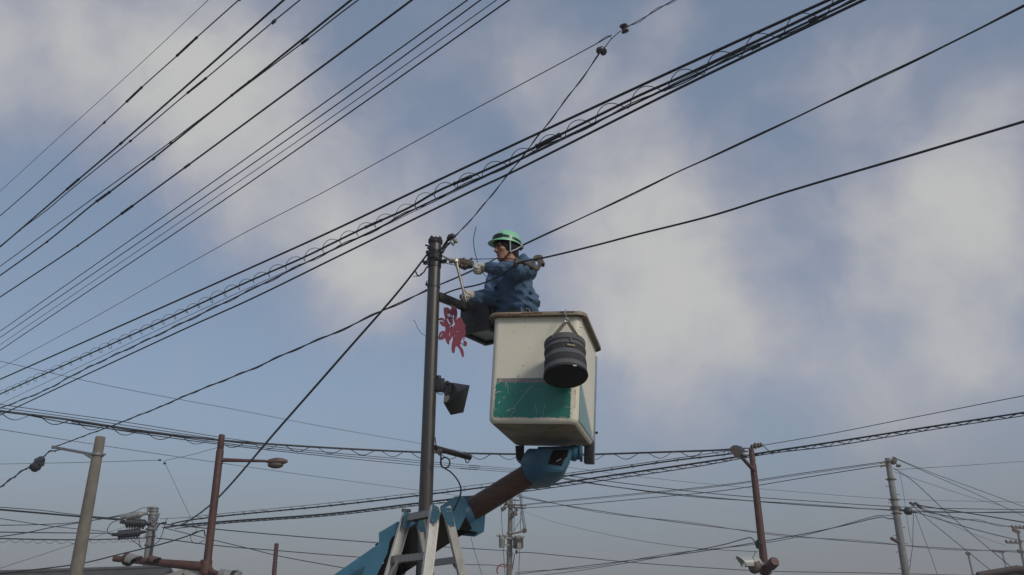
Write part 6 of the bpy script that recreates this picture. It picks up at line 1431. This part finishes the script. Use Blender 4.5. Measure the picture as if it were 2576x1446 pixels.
for (r0, z0) in ((1.02, -.014), (1.13, -.014), (1.16, .004), (1.13, .020), (1.02, .022)):
    for k in range(m_):
        w_ = R_(-48 + 96 * k / (m_ - 1)); p = dome(w_, .22, 1); o_ = (p - cH); o_ = o_ - uH * o_.dot(uH); vs.append(cH + o_ * r0 + uH * (.028 + z0))
for i in range(4):
    for k in range(m_ - 1): fs.append((i * m_ + k, i * m_ + k + 1, (i + 1) * m_ + k + 1, (i + 1) * m_ + k))
fs.append(tuple(i * m_ for i in range(5))); fs.append(tuple(i * m_ + m_ - 1 for i in range(4, -1, -1))); b.add(vs, fs, True); b.build('goggles', 'goggle', hel)
b = MB(); p = dome(math.pi, .10, 1.06); b.box(p - uH * .02, (fH, sH, uH), (.014, .03, .02), 0, .005); b.build('rear_clip', 'goggle', hel)
b = MB(); e0 = brim(R_(80), .2) - uH * .004; bt = hp(.004, .086, -.062)
b.bar(e0, bt, .012, .003, up=hS, bevel=.001); b.build('chin_strap', 'strap_grey', hel)
b = MB(); e1 = brim(R_(152), .2) - uH * .006; mid_ = hp(-.060, .088, -.030); b.tube([e1, mid_, bt], .0065, 8); b.build('chin_strap', 'strap_grey', hel)
b = MB(); b.ball(bt + hS * .006, .0085, 12, 8); b.build('strap_button', 'white_plastic', hel)
b = MB(); b.tube([bt, hp(.030, .062, -.092), hp(.060, .022, -.122), hp(.062, -.02, -.124)], .0055, 8); b.build('chin_strap', 'hood_black', hel)
# gloves
def glove(w, d, nrm, name, curl, thumb, spread=.020, size=1.0, cuff=None):
    """w wrist, d towards the knuckles, nrm out of the palm; curl = bend of the three finger joints in degrees"""
    d = d.normalized(); nrm = (nrm - d * nrm.dot(d)).normalized(); sd = d.cross(nrm); S = size
    f = Field(tuple(w - Vector((.17, .17, .17))), tuple(w + Vector((.17, .17, .17))), .0042)
    f.cone(w - d * .03, w + d * .03, .036 * S, .034 * S, 0, .01, (nrm, .85)); f.ell(w + d * .055, (.055 * S, .046 * S, .024 * S), (d, sd, nrm), 0, .015)
    for i, (o_, L_) in enumerate(((-1.5, .92), (-.5, 1.05), (.5, 1.0), (1.5, .82))):
        p = w + d * (.088 - .004 * abs(o_)) * S + sd * o_ * spread; a = 0.0
        f.cone(w + d * .05 + sd * o_ * spread * .7, p, .015 * S, .0135 * S, 0, .010)
        for j, sl_ in enumerate((.043, .028, .024)):
            a += R_(curl[j]); e = d * math.cos(a) + nrm * math.sin(a); q = p + e * sl_ * L_ * S
            f.cone(p, q, (.0135 - .001 * j) * S, (.0125 - .001 * j) * S, 0, .0035); p = q
    p = w + d * .022 - sd * .036 * S
    for v, r0, r1 in thumb:
        q = p + (d * v[0] + sd * v[1] + nrm * v[2]) * S; f.cone(p, q, r0 * S, r1 * S, 0, .006); p = q
    return f.mesh(name, ['glove'], man)
dR = (P1(835, 1040, 7.14) - wrR); glove(wrR + dR.normalized() * .01, dR, Vector((-.15, -.55, -.75)) * 1.0 + Vector((0, -.35, 0)), 'glove', (62, 78, 60), (((.03, -.018, .022), .017, .015), ((.028, .012, .022), .015, .013)), .021)
dL = (P1(985, 700, 7.10) - wrL); glove(wrL + dL.normalized() * .01, dL, Vector((.05, -.35, -.93)), 'glove', (70, 85, 60), (((.030, -.008, .026), .017, .015), ((.030, .014, .014), .015, .013)), .021)
# tool belt glimpsed at the waist
b = MB(); b.tube([pel + tF * math.cos(w_) * .142 + tS * math.sin(w_) * .185 + UP * -.085 for w_ in [2 * math.pi * i / 32 for i in range(32)]], .02, 8, closed=True); b.build('tool_belt', 'black_plastic', man)
b = MB(); p = P1(1580, 1250, 7.10); b.tube([p + Vector((x, 0, z)) for x, z in ((-.012, -.03), (-.012, .01), (.012, .004), (-.006, -.004))], .0028, 6); b.build('belt_hook', 'chrome', man)
b = MB(); p = P1(1640, 1250, 7.10); b.tube([p + Vector((x, 0, z)) for x, z in ((-.016, .008), (0, .014), (.014, .004), (.02, -.015))], .0026, 6); b.build('belt_hook', 'chrome', man)
# chest pocket flap, held just off the cloth
def cloth_patch(pts, name, thick=.004, m_='jacket'):
    dg = bpy.context.evaluated_depsgraph_get(); out_ = []
    o_ = body; inv = Matrix.Translation(-world_loc(body))
    for (x, y) in pts:
        d = ray(*z1(x, y)); h_, loc, nn, ii = o_.ray_cast(inv @ CAM, d.normalized(), distance=20)
        if h_: out_.append((loc + world_loc(body), nn))
    if len(out_) < 3: return None
    nav = sum((q[1] for q in out_), Vector()).normalized(); b = MB(); b.prism([q[0] + nav * .004 for q in out_], nav * thick); return b.build(name, m_, man)
bpy.context.view_layer.update()
cloth_patch([(1455, 930), (1535, 880), (1570, 950), (1490, 1005)], 'chest_pocket')
cloth_patch([(1180, 880), (1260, 885), (1255, 930), (1200, 975)], 'chest_pocket')
# ratchet wrench in his right hand
wr = empty('ratchet_wrench', P1(850, 1150, 7.12), 'long steel ratchet wrench held upright in the lower glove', 'wrench')
wa, wb = P1(726, 655, 7.13), P1(852, 1152, 7.10); dW = (wb - wa); Lw = dW.length
b = MB(); b.lathe(wa, dW, [(.019, 0), (.0165, .02), (.0135, .045), (.0115, .07), (.0115, .12), (.0125, .125), (.0125, .165), (.0115, .17), (.0115, Lw - .10), (.0125, Lw - .095), (.0125, Lw - .003), (.010, Lw)], 18); b.build('handle', 'wrench_steel', wr)
b = MB(); c = P1(715, 622, 7.12); aW = Vector((.25, -.95, .1)).normalized(); b.lathe(c - aW * .022, aW, [(.010, 0), (.020, .002), (.0225, .008), (.0225, .036), (.020, .042), (.010, .044)], 20); b.build('ratchet_head', 'wrench_steel', wr)
b = MB(); b.lathe(c + aW * -.03, aW, [(.010, 0), (.014, .002), (.014, .012)], 12); b.build('drive_button', 'dark_steel', wr)

# ------------------------------------------------------------------ thin winter haze round the whole place
b = MB(); b.box((0, 300, 5.7), ((1, 0, 0), (0, 1, 0), (0, 0, 1)), (620, 620, 6.8))
hz = b.build('haze', 'asphalt', label='thin pale haze filling the street air', kind='stuff'); hz.data.materials.clear()
m = bpy.data.materials.new('haze_air'); m.use_nodes = True; nt = m.node_tree
for n_ in list(nt.nodes): nt.nodes.remove(n_)
o_ = nt.nodes.new('ShaderNodeOutputMaterial'); v_ = nt.nodes.new('ShaderNodeVolumePrincipled'); v_.inputs['Density'].default_value = .0018; v_.inputs['Color'].default_value = (.80, .82, .87, 1)
nt.links.new(v_.outputs[0], o_.inputs['Volume']); hz.data.materials.append(m)
